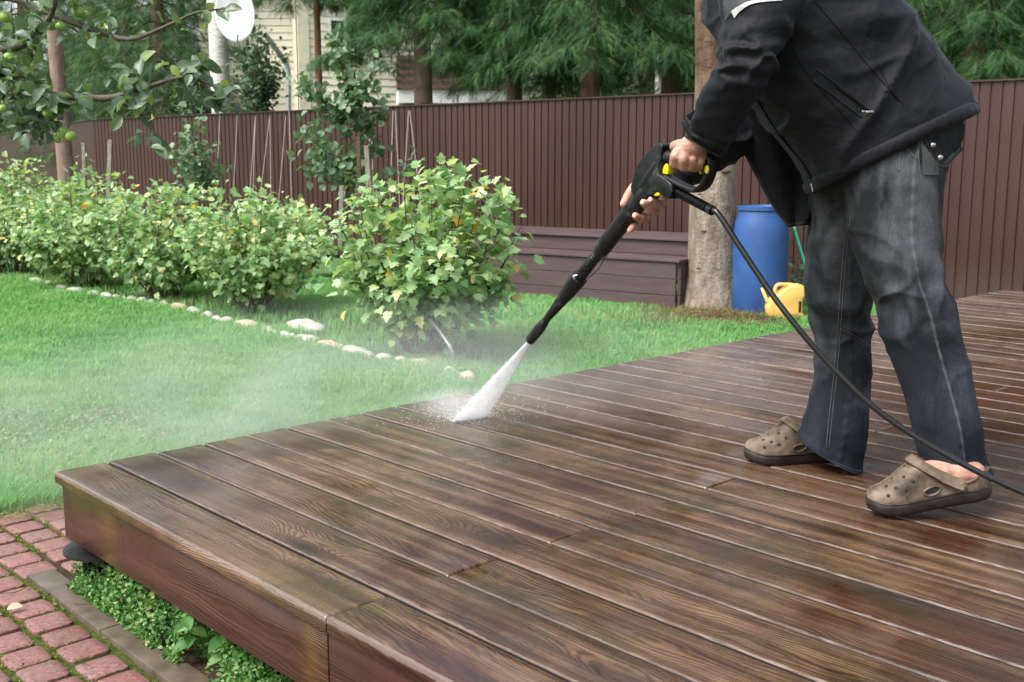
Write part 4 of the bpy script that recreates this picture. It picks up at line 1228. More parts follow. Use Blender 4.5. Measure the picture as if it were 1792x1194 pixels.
# ------------------------------------------------------------------ big trunk in front of the fence
def trunk(name_t, P, r, mat, n=28, rough=.05, flare=0, sc=5.0):
    c = spline(P, 60); m_ = len(c)
    rr = np.interp(np.linspace(0, 1, m_), np.linspace(0, 1, len(r)), r)
    V = np.zeros((m_, n, 3))
    for j in range(n):
        t = j * 2 * PI / n
        V[:, j] = c + (rr)[:, None] * np.array([math.cos(t), math.sin(t), 0])
    fl = V.reshape(-1, 3); nz = fbm(fl * np.array([sc, sc, sc * .35]), 3)
    ctr = np.repeat(c, n, 0); out = fl - ctr
    V = (ctr + out * (1 + rough * nz)[:, None]).reshape(m_, n, 3)
    return V
TK = GP(1245, 540)
big = thing('spruce_tree', 'thick bare spruce trunk with grey knotty bark standing beside the blue barrel', 'tree', tuple(TK))
V = trunk('t', [TK + np.array([0, 0, -.1]), TK + UP * .25, AT(1246, 400, TK[1]), AT(1250, 250, TK[1]), AT(1253, 60, TK[1] + .02), AT(1256, -200, TK[1] + .05), AT(1256, -200, TK[1]) + UP * 5.5], [.27, .205, .185, .170, .16, .15, .06], None)
mb_ = MB(); mb_.grid(V[:, :], True)
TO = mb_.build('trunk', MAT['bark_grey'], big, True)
for (u, v, s_) in [(1253, 432, .022), (1232, 405, .016), (1262, 448, .018), (1222, 470, .012), (1270, 300, .03), (1262, 362, .018), (1225, 340, .014), (1240, 500, .012)]:
    yb = TK[1] - .168; kn = MB(); kn.sphere(AT(u, v, yb), s_, 12, (1.5, .45, .55)); kn.build('knot', MAT['bark_brown'], big, True)

# ------------------------------------------------------------------ conifers beyond the fence
MAT['bark_dark'] = bark('dark_twig_bark', (.02, .014, .010), (.04, .028, .02), (.06, .045, .03))
def twig_template(g, nn=20, L=1.0):
    """brush of needles round a short twig: y along"""
    V = []; F = []
    V += [(-.012, 0, 0), (.012, 0, 0), (0, 1.0, 0)]; F += [(0, 1, 2)]
    for i in range(nn):
        y = .04 + .92 * (i + .5) / nn; s = 1 if i % 2 else -1
        up = g.uniform(-.35, .55); l = .17 * (1 - .35 * y) * g.uniform(.8, 1.15)
        b = len(V)
        V += [(0, y - .012, 0), (0, y + .016, 0), (s * l, y + .11, up * l)]
        F += [(b, b + 1, b + 2)]
    return np.array(V), np.array(F)
g0 = np.random.default_rng(3)
TW = twig_template(g0)
def spruce(label, base, H, zlow, r0, nb, mat_t, seed, trunk_r=.11, ntw=26, droop=.5, name='spruce_tree', group='conifers beyond the fence', lean=(0, 0)):
    g = np.random.default_rng(seed)
    base = np.array(base, float)
    t = thing(name, label, 'tree', tuple(base), group)
    st = MB(); br = MB()
    top = base + np.array([lean[0], lean[1], H])
    V = trunk('t', [base - UP * .2, lerp(base, top, .25), lerp(base, top, .6), top], [trunk_r * 1.15, trunk_r, trunk_r * .7, .015], None, 14)
    st.grid(V, True)
    P, N, D, S = [], [], [], []
    for i in range(nb):
        f = (i + .5) / nb
        z = zlow + (H - zlow - .2) * f ** 1.5
        L = r0 * (1 - (z - zlow) / (H - zlow)) ** .8 * g.uniform(.75, 1.1) + .15
        a = i * 2.399 + g.uniform(-.3, .3)
        o = lerp(base, top, z / H); d = np.array([math.cos(a), math.sin(a), 0])
        c = spline([o, o + d * L * .35 - UP * L * droop * .15, o + d * L * .7 - UP * L * droop * .55, o + d * L - UP * L * droop * .72], 12)
        c[1:] += g.normal(0, .015, (11, 3))
        br.tube(c, np.linspace(.014, .003, 12), 5)
        sd = np.cross(d, UP)
        k = int(ntw * (.5 + L / r0 * 1.3))
        for q in range(k):
            j = 2 + 9 * g.random() ** .8; ji = int(j); p = lerp(c[ji], c[min(11, ji + 1)], j - ji)
            s = 1 if q % 2 else -1
            # side shoot, hanging
            sl = L * .34 * (1.15 - j / 12) * g.uniform(.6, 1.2) + .06
            e = p + sd * s * sl * g.uniform(.5, 1) + d * sl * .55 - UP * sl * g.uniform(.2, .85) * (droop + .25)
            nq = 3 + int(sl * 9)
            for w in range(nq):
                fq = (w + g.random()) / nq; pp_ = lerp(p, e, fq) + g.normal(0, .012, 3)
                dd = (e - p) / (np.linalg.norm(e - p) + 1e-6) + g.normal(0, .42, 3) - UP * .35
                P.append(pp_); D.append(dd); N.append(UP + g.normal(0, .4, 3)); S.append(g.uniform(.11, .21))
    st.build('trunk', mat_t, t, True); br.build('branches', MAT['bark_dark'], t, True)
    P, N, D, S = map(np.array, (P, N, D, S))
    V, F, uv = scatter(TW[0], TW[1], P, axes_from(N, D), S, np.clip(g.normal(.5, .22, len(P)), 0, 1))
    fast('crown', local(t, V), F, MAT['needle'], t, False, uv)
    return t
def copy_thing(src, loc, rz, label, sc=1.0, group=None):
    r = src.copy(); C.objects.link(r); r.location = loc; r.rotation_euler = (0, 0, rz); r.scale = (sc,) * 3
    r['label'] = label
    if group: r['group'] = group
    for ch in list(src.children):
        c = ch.copy(); C.objects.link(c); c.parent = r
        for g_ in ch.children:
            d = g_.copy(); C.objects.link(d); d.parent = c
    return r
def gx(u, y, z=0): 
    p = AT(u, 283, y); return (p[0], p[1], z)
sA = spruce('spruce with a thick pale trunk rising before the porch of the cream house', gx(742, 13.6), 6.0, 3.05, 1.05, 90, MAT['bark_pink'], 21, .12, 40, .75)
sB = spruce('slim orange trunked conifer standing before the clapboard wall', gx(562, 15.4), 6.2, 3.65, .78, 56, MAT['bark_orange'], 22, .055, 36, .55)
sC = spruce('wide dark spruce beyond the fence, left of the white birch', gx(290, 20.5), 6.8, 1.3, 2.4, 105, MAT['bark_brown'], 23, .15, 38, .6)
sD = spruce('bright green spruce hanging over the fence, left of the man', gx(1030, 13.0), 5.8, 3.05, 1.55, 80, MAT['bark_brown'], 24, .13, 42, .85)
cps = [
 (sC, (60, 40), 1.0, 1.8, 'dark spruce at the far left behind the apple branches'),
 (sC, (-70, 44), 2.2, 1.8, 'dark spruce at the left edge behind the fence corner'),
 (sC, (235, 23), 5.2, 1.0, 'dark spruce between the apple branches and the birch trunk'),
 (sC, (180, 31), .9, 1.5, 'dark spruce beyond the fence behind the pinkish trunk'),
 (sC, (960, 19.0), 2.7, .95, 'dark spruce right of the porch, behind the hanging boughs'),
 (sC, (1130, 19.5), 3.9, .95, 'dark spruce close to the thin birch'),
 (sC, (860, 24.5), 1.9, 1.1, 'tall dark spruce rising behind the porch roof'),
 (sC, (395, 22.5), 3.0, 1.05, 'dark spruce behind the white birch'),
 (sA, (900, 15.5), 2.0, 1.0, 'spruce with drooping boughs just right of the porch'),
 (sD, (1170, 15.2), 1.2, 1.05, 'green spruce behind the man and the big bare trunk'),
 (sC, (1090, 24.0), .4, 1.1, 'hazy far spruce left of the thin birch'),
 (sC, (1250, 21.0), 4.4, 1.1, 'far spruce directly behind the big bare trunk'),
 (sD, (1690, 11.6), 2.6, .95, 'low spruce above the fence, right of the man'),
 (sD, (1830, 12.6), 4.0, 1.0, 'spruce at the right edge above the fence'),
 (sC, (1420, 18.0), 5.0, 1.0, 'spruce hidden behind the jacket of the man'),
 (sC, (1600, 19.0), 1.7, 1.05, 'far dark spruce behind the right hand fence'),
 (sC, (1780, 17.5), 3.3, 1.0, 'far dark spruce at the right edge of the photo'),
]
for src, (u, y), rz, sc_, lb in cps:
    copy_thing(src, gx(u, y), rz, lb, sc_)
# far wood
for i, (u, y) in enumerate([(-150, 48), (40, 50), (180, 36), (330, 31), (1010, 30), (1180, 31), (1330, 27), (1500, 29), (1680, 27), (1850, 25)]):
    copy_thing(sC, gx(u, y), i * 1.3, 'farthest row of the spruce wood, %s tree from the left' % ords[i], 1.2, 'farthest spruces of the wood')
# trunk at the left behind the bed
lt = GP(116, 440); lt[1] = 12.6; lt = np.array([AT(114, 283, 12.6)[0], 12.6, 0])
lp = thing('pine_tree', 'pinkish bare trunk standing in the bed at the left, before the fence', 'tree', tuple(lt))
mb_ = MB(); mb_.grid(trunk('t', [lt, lt + UP * 1.2, lt + np.array([-.02, 0, 2.4]), lt + np.array([-.03, 0, 6.5])], [.105, .09, .085, .04], None, 18), True); mb_.build('trunk', MAT['bark_pink'], lp, True)
# birches
def birch_tree(label, u, y, r, H, seed):
    b0 = np.array(gx(u, y)); t = thing('birch_tree', label, 'tree', tuple(b0), 'birches beyond the fence')
    m = MB(); m.grid(trunk('t', [b0 - UP * .1, b0 + np.array([.02, 0, H * .3]), b0 + np.array([-.04, 0, H * .6]), b0 + np.array([.0, 0, H])], [r * 1.1, r, r * .85, r * .3], None, 20, .03), True)
    m.build('trunk', MAT['birch'], t, True)
    g = np.random.default_rng(seed); k = 900
    th = g.uniform(0, 2 * PI, k); rr = np.sqrt(g.random(k)) * 1.4
    P = np.stack([b0[0] + rr * np.cos(th), b0[1] + rr * np.sin(th), H * .75 + g.normal(0, .8, k)], 1)
    leaf_cloud('crown', P, unit(k) + UP, unit(k), g.uniform(.05, .09, k), OVAL, MAT['dark_leaf'], t)
    return t
birch_tree('white birch trunk with a satellite dish, just beyond the fence on the left', 389, 15.7, .132, 9, 1)
birch_tree('thin distant birch trunk between spruces, left of the man', 1148, 17.5, .062, 9, 2)
# dish on the birch
dc = AT(411, 24, 14.7)
dish = thing('satellite_dish', 'white oval satellite dish fixed to the birch trunk', 'dish', tuple(dc))
dax = frame_axes(np.array([.35, -1, .12])); m = MB()
prof = [(.001, .0)] + [(r_, .32 * r_ * r_) for r_ in np.linspace(.03, .30, 10)] + [(.312, .022), (.312, .012)] + [(r_, .32 * r_ * r_ - .018) for r_ in np.linspace(.30, .03, 8)]
Vv = MB(); Vv.lathe(prof, 40, np.array([dax[0] * .82, dax[1] * 1.2, dax[2]]), dc); sharp(Vv.build('reflector', MAT['dish'], dish), 40)
m.tube([dc - dax[2] * .02, dc - dax[2] * .15 - UP * .05, np.array([AT(392, 40, 15.5)[0], 15.55, dc[2] - .1])], .022, 8); m.build('bracket', MAT['galv'], dish, True)
m = MB(); m.tube(spline([dc - dax[1] * .34 * -1 * -1, dc - UP * .40 + dax[2] * .12, dc - UP * .33 + dax[2] * .30], 10), .010, 8); m.build('feed_arm', MAT['galv'], dish, True)
for (a, b_2, sz, mt) in [(.02, .235, (.07, .05), 'blue'), (.09, .265, (.09, .05), 'red')]:
    m = MB(); m.box(dc + dax[0] * (-a) * 1 + dax[1] * b_2 * (1 if dax[1][2] > 0 else -1) + dax[2] * .034, (sz[0], sz[1], .006), dax, .002); m.build('emblem', MAT[mt], dish)
# leafy hedge between birch and house
def blob(name, label, c, rad, k, ls, mat, seed, cat='shrub', group=None):
    g = np.random.default_rng(seed); c = np.array(c, float)
    t = thing(name, label, cat, (c[0], c[1], 0), group)
    st = MB()
    P = []
    for i in range(26):
        th = g.uniform(0, 2 * PI); rr = g.uniform(.2, 1); e = c + np.array([math.cos(th) * rad[0] * rr, math.sin(th) * rad[1] * rr, rad[2] * g.uniform(-.3, 1)])
        cv = spline([np.array([c[0], c[1], 0]), np.array([c[0], c[1], c[2] * .7]) + g.normal(0, .05, 3), e], 10); st.tube(cv, np.linspace(.015, .003, 10), 5)
        kk = k // 26
        P.append(cv[g.integers(4, 10, kk)] + g.normal(0, .13, (kk, 3)) * np.array(rad))
    st.build('stems', MAT['stem'], t, True)
    P = np.concatenate(P); k2 = len(P)
    leaf_cloud('foliage', P, g.normal(0, .5, (k2, 3)) + np.array([0, -.3, .6]), g.normal(0, 1, (k2, 3)), ls * g.uniform(.6, 1.2, k2), OVAL, mat, t)
blob('lilac_bush', 'dense grey green shrub beyond the fence between the birch and the downpipe', AT(445, 140, 15.6), (.42, .5, .75), 2600, .075, MAT['dark_leaf'], 5)
blob('lilac_bush', 'shrub beyond the fence just left of the birch trunk', AT(350, 175, 16.2), (.5, .5, .6), 1600, .07, MAT['dark_leaf'], 6)
bush('ivy', 'small dark leafy plant between the barrel and the fence', 'plant', GP(1388, 538), .10, .42, 8, 90, .06, OVAL, MAT['dark_leaf'])
# low plants behind the currants (fills the foot of the bed)
# ================================================================== the man
from mathutils.bvhtree import BVHTree
def px_rows(rows, n_r, n_a, expo=1.0, lift=0.0):
    """rows: (uL, vL, uR, vR, y, halfdepth[, lift]) -> rings of world points"""
    A = []
    for r_ in rows:
        lf = r_[6] if len(r_) > 6 else 0
        A.append(list(AT(r_[0], r_[1], r_[4])) + list(AT(r_[2], r_[3], r_[4])) + [r_[5], lf])
    S = spline(np.array(A, float), n_r)
    P = np.zeros((n_r, n_a, 3)); UV = np.zeros((n_r, n_a, 2))
    for i in range(n_r):
        a, b, hd, lf = S[i, :3], S[i, 3:6], S[i, 6], S[i, 7]
        c = (a + b) / 2; h = (b - a) / 2
        for j in range(n_a):
            t = j * 2 * PI / n_a
            ct, st = math.cos(t), math.sin(t)
            ct = math.copysign(abs(ct) ** expo, ct); st_ = math.copysign(abs(st) ** expo, st)
            P[i, j] = c + h * ct + np.array([0, -hd, 0]) * st_ + UP * lf * st_
            UV[i, j] = (j / n_a, i / (n_r - 1))
    return P, UV
def ring_disp(P, amp):
    """amp (n_r, n_a) metres outward"""
    c = P.mean(1, keepdims=True); o = P - c; o /= np.linalg.norm(o, axis=2, keepdims=True) + 1e-9
    return P + o * amp[..., None]
def grid_uvmesh(P, UV, cap=False):
    """closed ring grid with a duplicated seam column so that the uv map does not wrap"""
    P2 = np.concatenate([P, P[:, :1]], 1); U2 = np.concatenate([UV, UV[:, :1] + np.array([1.0, 0])], 1)
    return P2, U2

man0 = np.array([1.02, 2.66, DZ])
man = thing('person', 'man in dark jacket, faded jeans and clogs bending to spray the deck', 'person', tuple(man0))

# ---- feet frame
def clog_frame(toe, yaw, pitch):
    """local x = heel->toe, y = left, z = up; origin at the toe tip on the sole"""
    f = np.array([math.cos(yaw) * math.cos(pitch), math.sin(yaw) * math.cos(pitch), -math.sin(pitch)])
    s = np.array([-math.sin(yaw), math.cos(yaw), 0.]); u = np.cross(f, s)
    return np.array([f, s, u])
LC = .292
def make_clog(toe, yaw, pitch, label):
    ax = clog_frame(toe, yaw, pitch)
    o = np.array(toe) - ax[0] * LC
    def W(x, y, z): return o + ax[0] * x + ax[1] * y + ax[2] * z
    def hw(x):      # half width along the foot, x from heel 0 to toe LC
        q_ = x / LC
        w = np.interp(q_, [0, .05, .15, .35, .5, .72, .86, .94, .98, 1], [.0, .026, .036, .037, .042, .0515, .046, .034, .021, 0])
        return w
    def bend(x, z):  # toe spring and a flexed sole
        return z + .012 * max(0, (x / LC - .80) / .20) ** 2 + .0
    root = bpy.data.objects.new('clog', bpy.data.meshes.new('clog')); 
    xs = np.concatenate([[0, .0015, .005], np.linspace(.012, LC - .012, 44), [LC - .005, LC - .0015, LC]])
    # sole: ring outline in height layers
    out = [(x, hw(x)) for x in xs] + [(x, -hw(x)) for x in xs[::-1][1:-1]]
    n = len(out); V = []
    lay = [(.88, -.0), (.985, .003), (1.03, .010), (1.045, .020), (1.03, .028), (.98, .031)]
    cx = LC * .5
    for sc_, z in lay:
        for x, y in out:
            V.append(W(cx + (x - cx) * (1 + (sc_ - 1) * .45), y * sc_, bend(x, z)))
    F = [(l * n + i, l * n + (i + 1) % n, (l + 1) * n + (i + 1) % n, (l + 1) * n + i) for l in range(len(lay) - 1) for i in range(n)]
    F += [tuple(range(n))[::-1], tuple((len(lay) - 1) * n + i for i in range(n))]
    # upper shell
    H_ = lambda x: np.interp(x / LC, [0, .1, .3, .44, .52, .60, .68, .78, .88, .95, .985, 1], [.056, .060, .058, .072, .084, .090, .077, .055, .041, .032, .020, .004])
    rim = lambda x: np.interp(x / LC, [0, .06, .2, .40, .50, .60], [.52, .46, .27, .27, .50, 1.0])   # how far each side climbs
    m_ = 26; rows_ = []
    for x in xs:
        w = max(hw(x), .0015) * .99; h = H_(x); r_ = min(1, rim(x)); row = []
        for side in (1, -1):
            seq = range(m_) if side == 1 else range(m_ - 1, -1, -1)
            for k in seq:
                ph = (k / (m_ - 1)) * (PI / 2) * r_
                yy = side * w * math.cos(ph) ** .75; zz = .026 + h * math.sin(ph) ** .9
                if ph > PI / 2 - 1e-6: yy = 0
                row.append(W(x, yy, bend(x, zz)))
        rows_.append(row)
    Pq = np.array(rows_)
    up = MB()
    L = 2 * m_; F2 = []
    for i in range(len(xs) - 1):
        for k in range(L - 1):
            if k == m_ - 1 and rim((xs[i] + xs[i + 1]) / 2) < .999: continue
            F2.append((i * L + k, i * L + k + 1, (i + 1) * L + k + 1, (i + 1) * L + k))
    up.add(Pq.reshape(-1, 3), F2)
    uo = up.build('clog', MAT['clog'], man, True, label)
    md = uo.modifiers.new('s', 'SOLIDIFY'); md.thickness = .005; md.offset = -1
    apply_mods(uo); smoothall(uo.data)
    def sub(mb, nm, mat, sharp_=0):
        o_ = mb.build(nm, MAT[mat], None, True)
        o_.parent = uo; o_.location = tuple(-np.array(man.location))
        if sharp_: sharp(o_, sharp_)
        return o_
    s = MB(); s.add(V, F); sub(s, 'sole', 'sole', 50)
    # groove line of the welt, rim bead round the opening
    s = MB()
    lim = [i for i, x in enumerate(xs) if rim(x) < .999]
    bead = [Pq[i, m_ - 1] for i in lim[::-1]] + [Pq[i, m_] for i in lim]
    s.tube(np.array(bead), .0042, 7); sub(s, 'rim_bead', 'clog')
    s = MB()
    s.tube(np.array([W(LC * .5 + (x - LC * .5) * 1.0, y * 1.035, bend(x, .0305)) for x, y in out] ), .0022, 6, False); sub(s, 'welt', 'sole')
    # strap turned forward over the instep
    s = MB(); K = []
    for t in np.linspace(0, PI, 30):
        y = math.cos(t) * .043; x = lerp(.078, .182, math.sin(t) ** .85) ; z = .050 + .074 * math.sin(t) ** .95
        K.append((x, y * (1.0 if abs(math.cos(t)) < .9 else 1.02), z))
    for i, (x, y, z) in enumerate(K): pass
    K = np.array(K); Pw = np.zeros((30, 8, 3))
    for i in range(30):
        T = K[min(i + 1, 29)] - K[max(i - 1, 0)]; T /= np.linalg.norm(T)
        nrm = np.array([.35, K[i][1] * 18, .8]); nrm -= T * (nrm @ T); nrm /= np.linalg.norm(nrm); wd_ = np.cross(T, nrm)
        ww = .0125 if 3 < i < 26 else .0145
        for k, (a, b) in enumerate([(-1, -.3), (-.9, 1), (0, 1.25), (.9, 1), (1, -.3), (.9, -1), (0, -1), (-.9, -1)]):
            Pw[i, k] = W(*(K[i] + wd_ * ww * a + nrm * .0028 * b))
    s.grid(Pw, True); sub(s, 'strap', 'clog', 60)
    for sd in (1, -1):
        s = MB(); c = W(.080, sd * .0450, .050); s.lathe([(.010, -.003), (.010, .002), (.008, .0036), (0, .0036)], 20, frame_axes(ax[1] * sd, ax[2]), c); sub(s, 'rivet', 'clog', 50)
        # side vent: raised loop around a dark slot
        s = MB(); cs = []
        for t in np.linspace(0, 2 * PI, 25)[:-1]:
            x = .150 + .020 * math.cos(t) - .004 * math.sin(t); z = .050 + .0115 * math.sin(t) * (1 if math.sin(t) < 0 else .7)
            cs.append((x, z))
        def side_y(x, z):
            w = hw(x); q_ = min(1, max(0, (z - .026) / H_(x))) ** (1 / .9); ph = math.asin(q_); return w * math.cos(ph) ** .75
        s.tube(np.array([W(x, sd * (side_y(x, z) + .001), z) for x, z in cs + cs[:1]]), .0028, 7, False); sub(s, 'vent_rim', 'clog')
        s = MB(); s.add([W(x, sd * (side_y(x, z) + .0012), z) for x, z in cs], [tuple(range(24))]); sub(s, 'vent_slot', 'hole')
    # round holes on the top and sides of the toe
    for (qx, ph) in [(.655, 38), (.665, 90), (.655, 142), (.71, 62), (.72, 118), (.725, 30), (.725, 150), (.78, 88), (.79, 48), (.79, 132), (.85, 70), (.85, 110), (.86, 34)]:
        x = qx * LC; t = R(ph); w = hw(x); h = H_(x)
        y = math.copysign(abs(math.cos(t)) ** .75, math.cos(t)) * w; z = .026 + h * math.sin(t) ** .9
        nr = np.array([.55, math.cos(t) / .045, math.sin(t) / .06]); nr = nr / np.linalg.norm(nr); nr[0] = .3
        nw = ax[0] * nr[0] + ax[1] * nr[1] + ax[2] * nr[2]
        s = MB(); s.sphere(W(x, y, bend(x, z)), .0043, 12, (1, 1, .32), frame_axes(nw)); sub(s, 'vent_hole', 'hole')
    return W
YAWF = PI - R(17)
toeN = GP(1520, 896, DZ); toeN = np.array([toeN[0], 2.478, DZ])
pitN = R(10)
toeN[0] = (1520 - 896) / F_PX * (2.478 * CP + (CAMZ - DZ) * SP)
WN = make_clog(toeN + np.array([0, 0, .0]), PI - R(2), pitN, 'nearer clog, heel lifted off the boards')
toeF = np.array([(1303 - 896) / F_PX * (2.93 * CP + (CAMZ - DZ) * SP), 2.93, DZ])
WF = make_clog(toeF, PI + R(7) , 0.0, 'farther clog, flat on the boards')

# ---- body: one continuous skin surface grown from overlapping limbs
body = MB()
def limb(P, r, n=14):
    P = [np.array(p, float) for p in P]
    for i in range(len(P) - 1):
        k = max(3, int(np.linalg.norm(P[i + 1] - P[i]) / .01)); k = min(k, 14)
        body.tube(np.array([lerp(P[i], P[i + 1], t) for t in np.linspace(0, 1, k)]), np.linspace(r[i], r[i + 1], k), n)
    for p, q_ in zip(P, r): body.sphere(p, q_ * .995, n)
hipN, hipF = AT(1585, 235, 2.58), AT(1535, 240, 2.76)
limb([hipN, AT(1575, 480, 2.55), AT(1650, 760, 2.54), WN(.088, 0, .110) + np.array([0, .030, 0])], [.085, .058, .036, .033])
limb([WN(.088, 0, .110) + np.array([0, .030, 0]), WN(.070, 0, .070) + np.array([0, .006, 0]), WN(.045, 0, .045), WN(.16, 0, .045), WN(.24, 0, .038)], [.033, .035, .030, .030, .020])
limb([WN(.040, 0, .060), WN(.070, 0, .068), WN(.105, 0, .072), WN(.14, 0, .072), WN(.18, 0, .060)], [.032, .035, .036, .036, .030])
limb([hipF, AT(1474, 500, 2.84), AT(1466, 650, 2.87), AT(1462, 770, 2.87), WF(.06, 0, .08)], [.085, .048, .036, .034, .033])
limb([WF(.06, 0, .08), WF(.05, 0, .045), WF(.16, 0, .045), WF(.24, 0, .038)], [.034, .030, .030, .020])
pel = AT(1570, 190, 2.66); chest = AT(1450, 0, 2.66); neck = AT(1330, -150, 2.66)
limb([pel, lerp(pel, chest, .5), chest, AT(1390, -60, 2.66)], [.12, .11, .12, .075])
limb([hipN, pel, hipF], [.09, .10, .09])
limb([AT(1370, -25, 2.54), AT(1395, -20, 2.75)], [.048, .042])
head = AT(1225, -245, 2.66)
limb([AT(1378, -85, 2.66), neck, head], [.060, .056, .06])
hax = frame_axes(np.array([-.75, .1, -.55]))  # z = face direction
body.sphere(head, 1, 24, (.074, .105, .092), hax)
body.sphere(head + hax[2] * .03 - np.array([-.03, 0, .085]), .052, 16)
body.sphere(head + hax[2] * .092, .017, 10)
for s in (1, -1): body.sphere(head + hax[0] * s * .076, 1, 10, (.012, .032, .02), hax)
# near arm, hidden in the sleeve, and its hand on the grip
wrN = AT(1217, 250, 2.585)
limb([AT(1350, -10, 2.50), AT(1292, 135, 2.445), wrN], [.046, .036, .027])
def palm(c, ax, sz):
    body.sphere(c, 1, 18, sz, ax)
hn = frame_axes(np.array([-.35, -.75, .45]), np.array([.9, 0, -.2]))
limb([wrN, AT(1208, 258, 2.580)], [.027, .029])
limb([AT(1213, 252, 2.582), AT(1186, 268, 2.578)], [.026, .0150])
limb([AT(1216, 256, 2.582), AT(1200, 273, 2.574)], [.026, .0155])
limb([AT(1222, 258, 2.590), AT(1213, 277, 2.580)], [.024, .0150])
limb([AT(1226, 260, 2.600), AT(1225, 280, 2.592)], [.022, .0135])
for (u, k1, k2, tip, y, r_) in [(1183, (1181, 271), (1179, 287), (1187, 290), 2.573, .0108), (1197, (1196, 275), (1194, 291), (1201, 294), 2.568, .0112), (1211, (1211, 277), (1209, 292), (1215, 295), 2.572, .0108), (1225, (1224, 280), (1223, 291), (1227, 294), 2.584, .0096)]:
    limb([AT(u, k1[1], y), AT(k1[0], k1[1] + 3, y - .006), AT(k2[0], k2[1], y + .008), AT(tip[0], tip[1], y + .040), AT(tip[0] + 3, tip[1] - 12, y + .058)], [r_ * 1.25, r_ * 1.15, r_ * 1.05, r_ * .95, r_ * .8], 12)
limb([AT(1190, 254, 2.60), AT(1180, 256, 2.635), AT(1184, 264, 2.66)], [.015, .0125, .010], 12)
# far arm and hand under the lance
wrF = AT(1172, 318, 2.875)
limb([AT(1400, -15, 2.75), AT(1385, 80, 2.88), AT(1328, 195, 2.918), wrF], [.040, .034, .034, .027])
limb([wrF, AT(1148, 334, 2.862), AT(1128, 350, 2.86)], [.026, .028, .024])
limb([AT(1140, 330, 2.862), AT(1122, 330, 2.85)], [.024, .018])
for K, r_ in [([(1147, 345, 2.850), (1160, 358, 2.815), (1152, 357, 2.765), (1140, 350, 2.745)], .0105),
              ([(1137, 352, 2.855), (1147, 370, 2.820), (1138, 366, 2.770), (1126, 355, 2.750)], .0110),
              ([(1127, 362, 2.865), (1131, 384, 2.835), (1122, 384, 2.790), (1112, 378, 2.772)], .0105),
              ([(1118, 370, 2.870), (1115, 390, 2.850), (1108, 396, 2.825), (1102, 404, 2.812)], .0088)]:
    limb([AT(*k_) for k_ in K], [r_ * 1.2, r_ * 1.1, r_, r_ * .92], 12)
limb([AT(1130, 326, 2.86), AT(1110, 328, 2.845), AT(1099, 343, 2.822), AT(1091, 357, 2.808)], [.019, .0145, .0122, .0100], 12)
bo = body.build('body', MAT['skin'], man, True)
md = bo.modifiers.new('r', 'REMESH'); md.mode = 'VOXEL'; md.voxel_size = .0030; md.use_smooth_shade = True
md = bo.modifiers.new('s', 'SMOOTH'); md.factor = .5; md.iterations = 3
apply_mods(bo); smoothall(bo.data)
# nails
NAIL = simple('nail', (.55, .33, .27), .3, 50, .05, 0)
for c, d in [(AT(1140, 349, 2.735), (-.3, -1, .3)), (AT(1126, 354, 2.739), (-.3, -1, .3)), (AT(1112, 377, 2.762), (-.3, -1, .2))]:
    nl = MB(); nl.sphere(c + np.array([-.002, .002, 0]), .0062, 10, (1, 1.25, .35), frame_axes(np.array(d))); nl.build('fingernail', NAIL, man, True)

hr = MB(); hr.sphere(head + np.array([.018, 0, .022]), 1, 24, (.083, .112, .092), hax); hr.build('hair', simple('grey_hair', (.08, .075, .07), .7, 80, .4, .8), man, True)

# ---- jeans
def tnoise(P, s, o=3): 
    return fbm(P.reshape(-1, 3) * s, o).reshape(P.shape[:2])
def wr_folds(P, sc, off, k=1.0):
    q_ = P.reshape(-1, 3) * sc + off
    w = q_ + .5 * np.stack([vnoise(q_ * .7 + 3), vnoise(q_ * .7 + 9), vnoise(q_ * .7 + 15)], 1)
    return (np.maximum(0, ridge(w)) ** 2).reshape(P.shape[:2])
nearR = [(1488, 165, 1660, 165, 2.63, .110), (1484, 205, 1666, 200, 2.62, .130), (1478, 250, 1668, 245, 2.595, .138), (1479, 300, 1648, 296, 2.575, .128), (1484, 360, 1643, 360, 2.565, .118),
         (1492, 420, 1643, 420, 2.555, .108), (1510, 480, 1648, 480, 2.545, .098), (1533, 534, 1661, 530, 2.54, .092), (1546, 584, 1679, 582, 2.535, .090), (1568, 650, 1697, 655, 2.53, .088),
         (1590, 718, 1710, 728, 2.525, .088), (1602, 772, 1721, 786, 2.53, .078), (1607, 802, 1727, 824, 2.535, .074, -.004), (1607, 813, 1729, 834, 2.535, .074, -.006)]
farR = [(1450, 165, 1600, 165, 2.74, .125), (1438, 240, 1580, 240, 2.77, .125), (1418, 330, 1540, 330, 2.80, .115), (1415, 400, 1530, 400, 2.82, .105), (1411, 488, 1524, 488, 2.84, .095),
        (1415, 557, 1526, 557, 2.85, .088), (1421, 607, 1528, 607, 2.86, .085), (1423, 665, 1524, 668, 2.87, .085), (1416, 708, 1519, 718, 2.87, .084), (1406, 742, 1514, 768, 2.87, .084), (1401, 762, 1508, 806, 2.87, .084, -.010), (1401, 766, 1505, 820, 2.87, .084, -.014)]
jm = MB(); legP = []
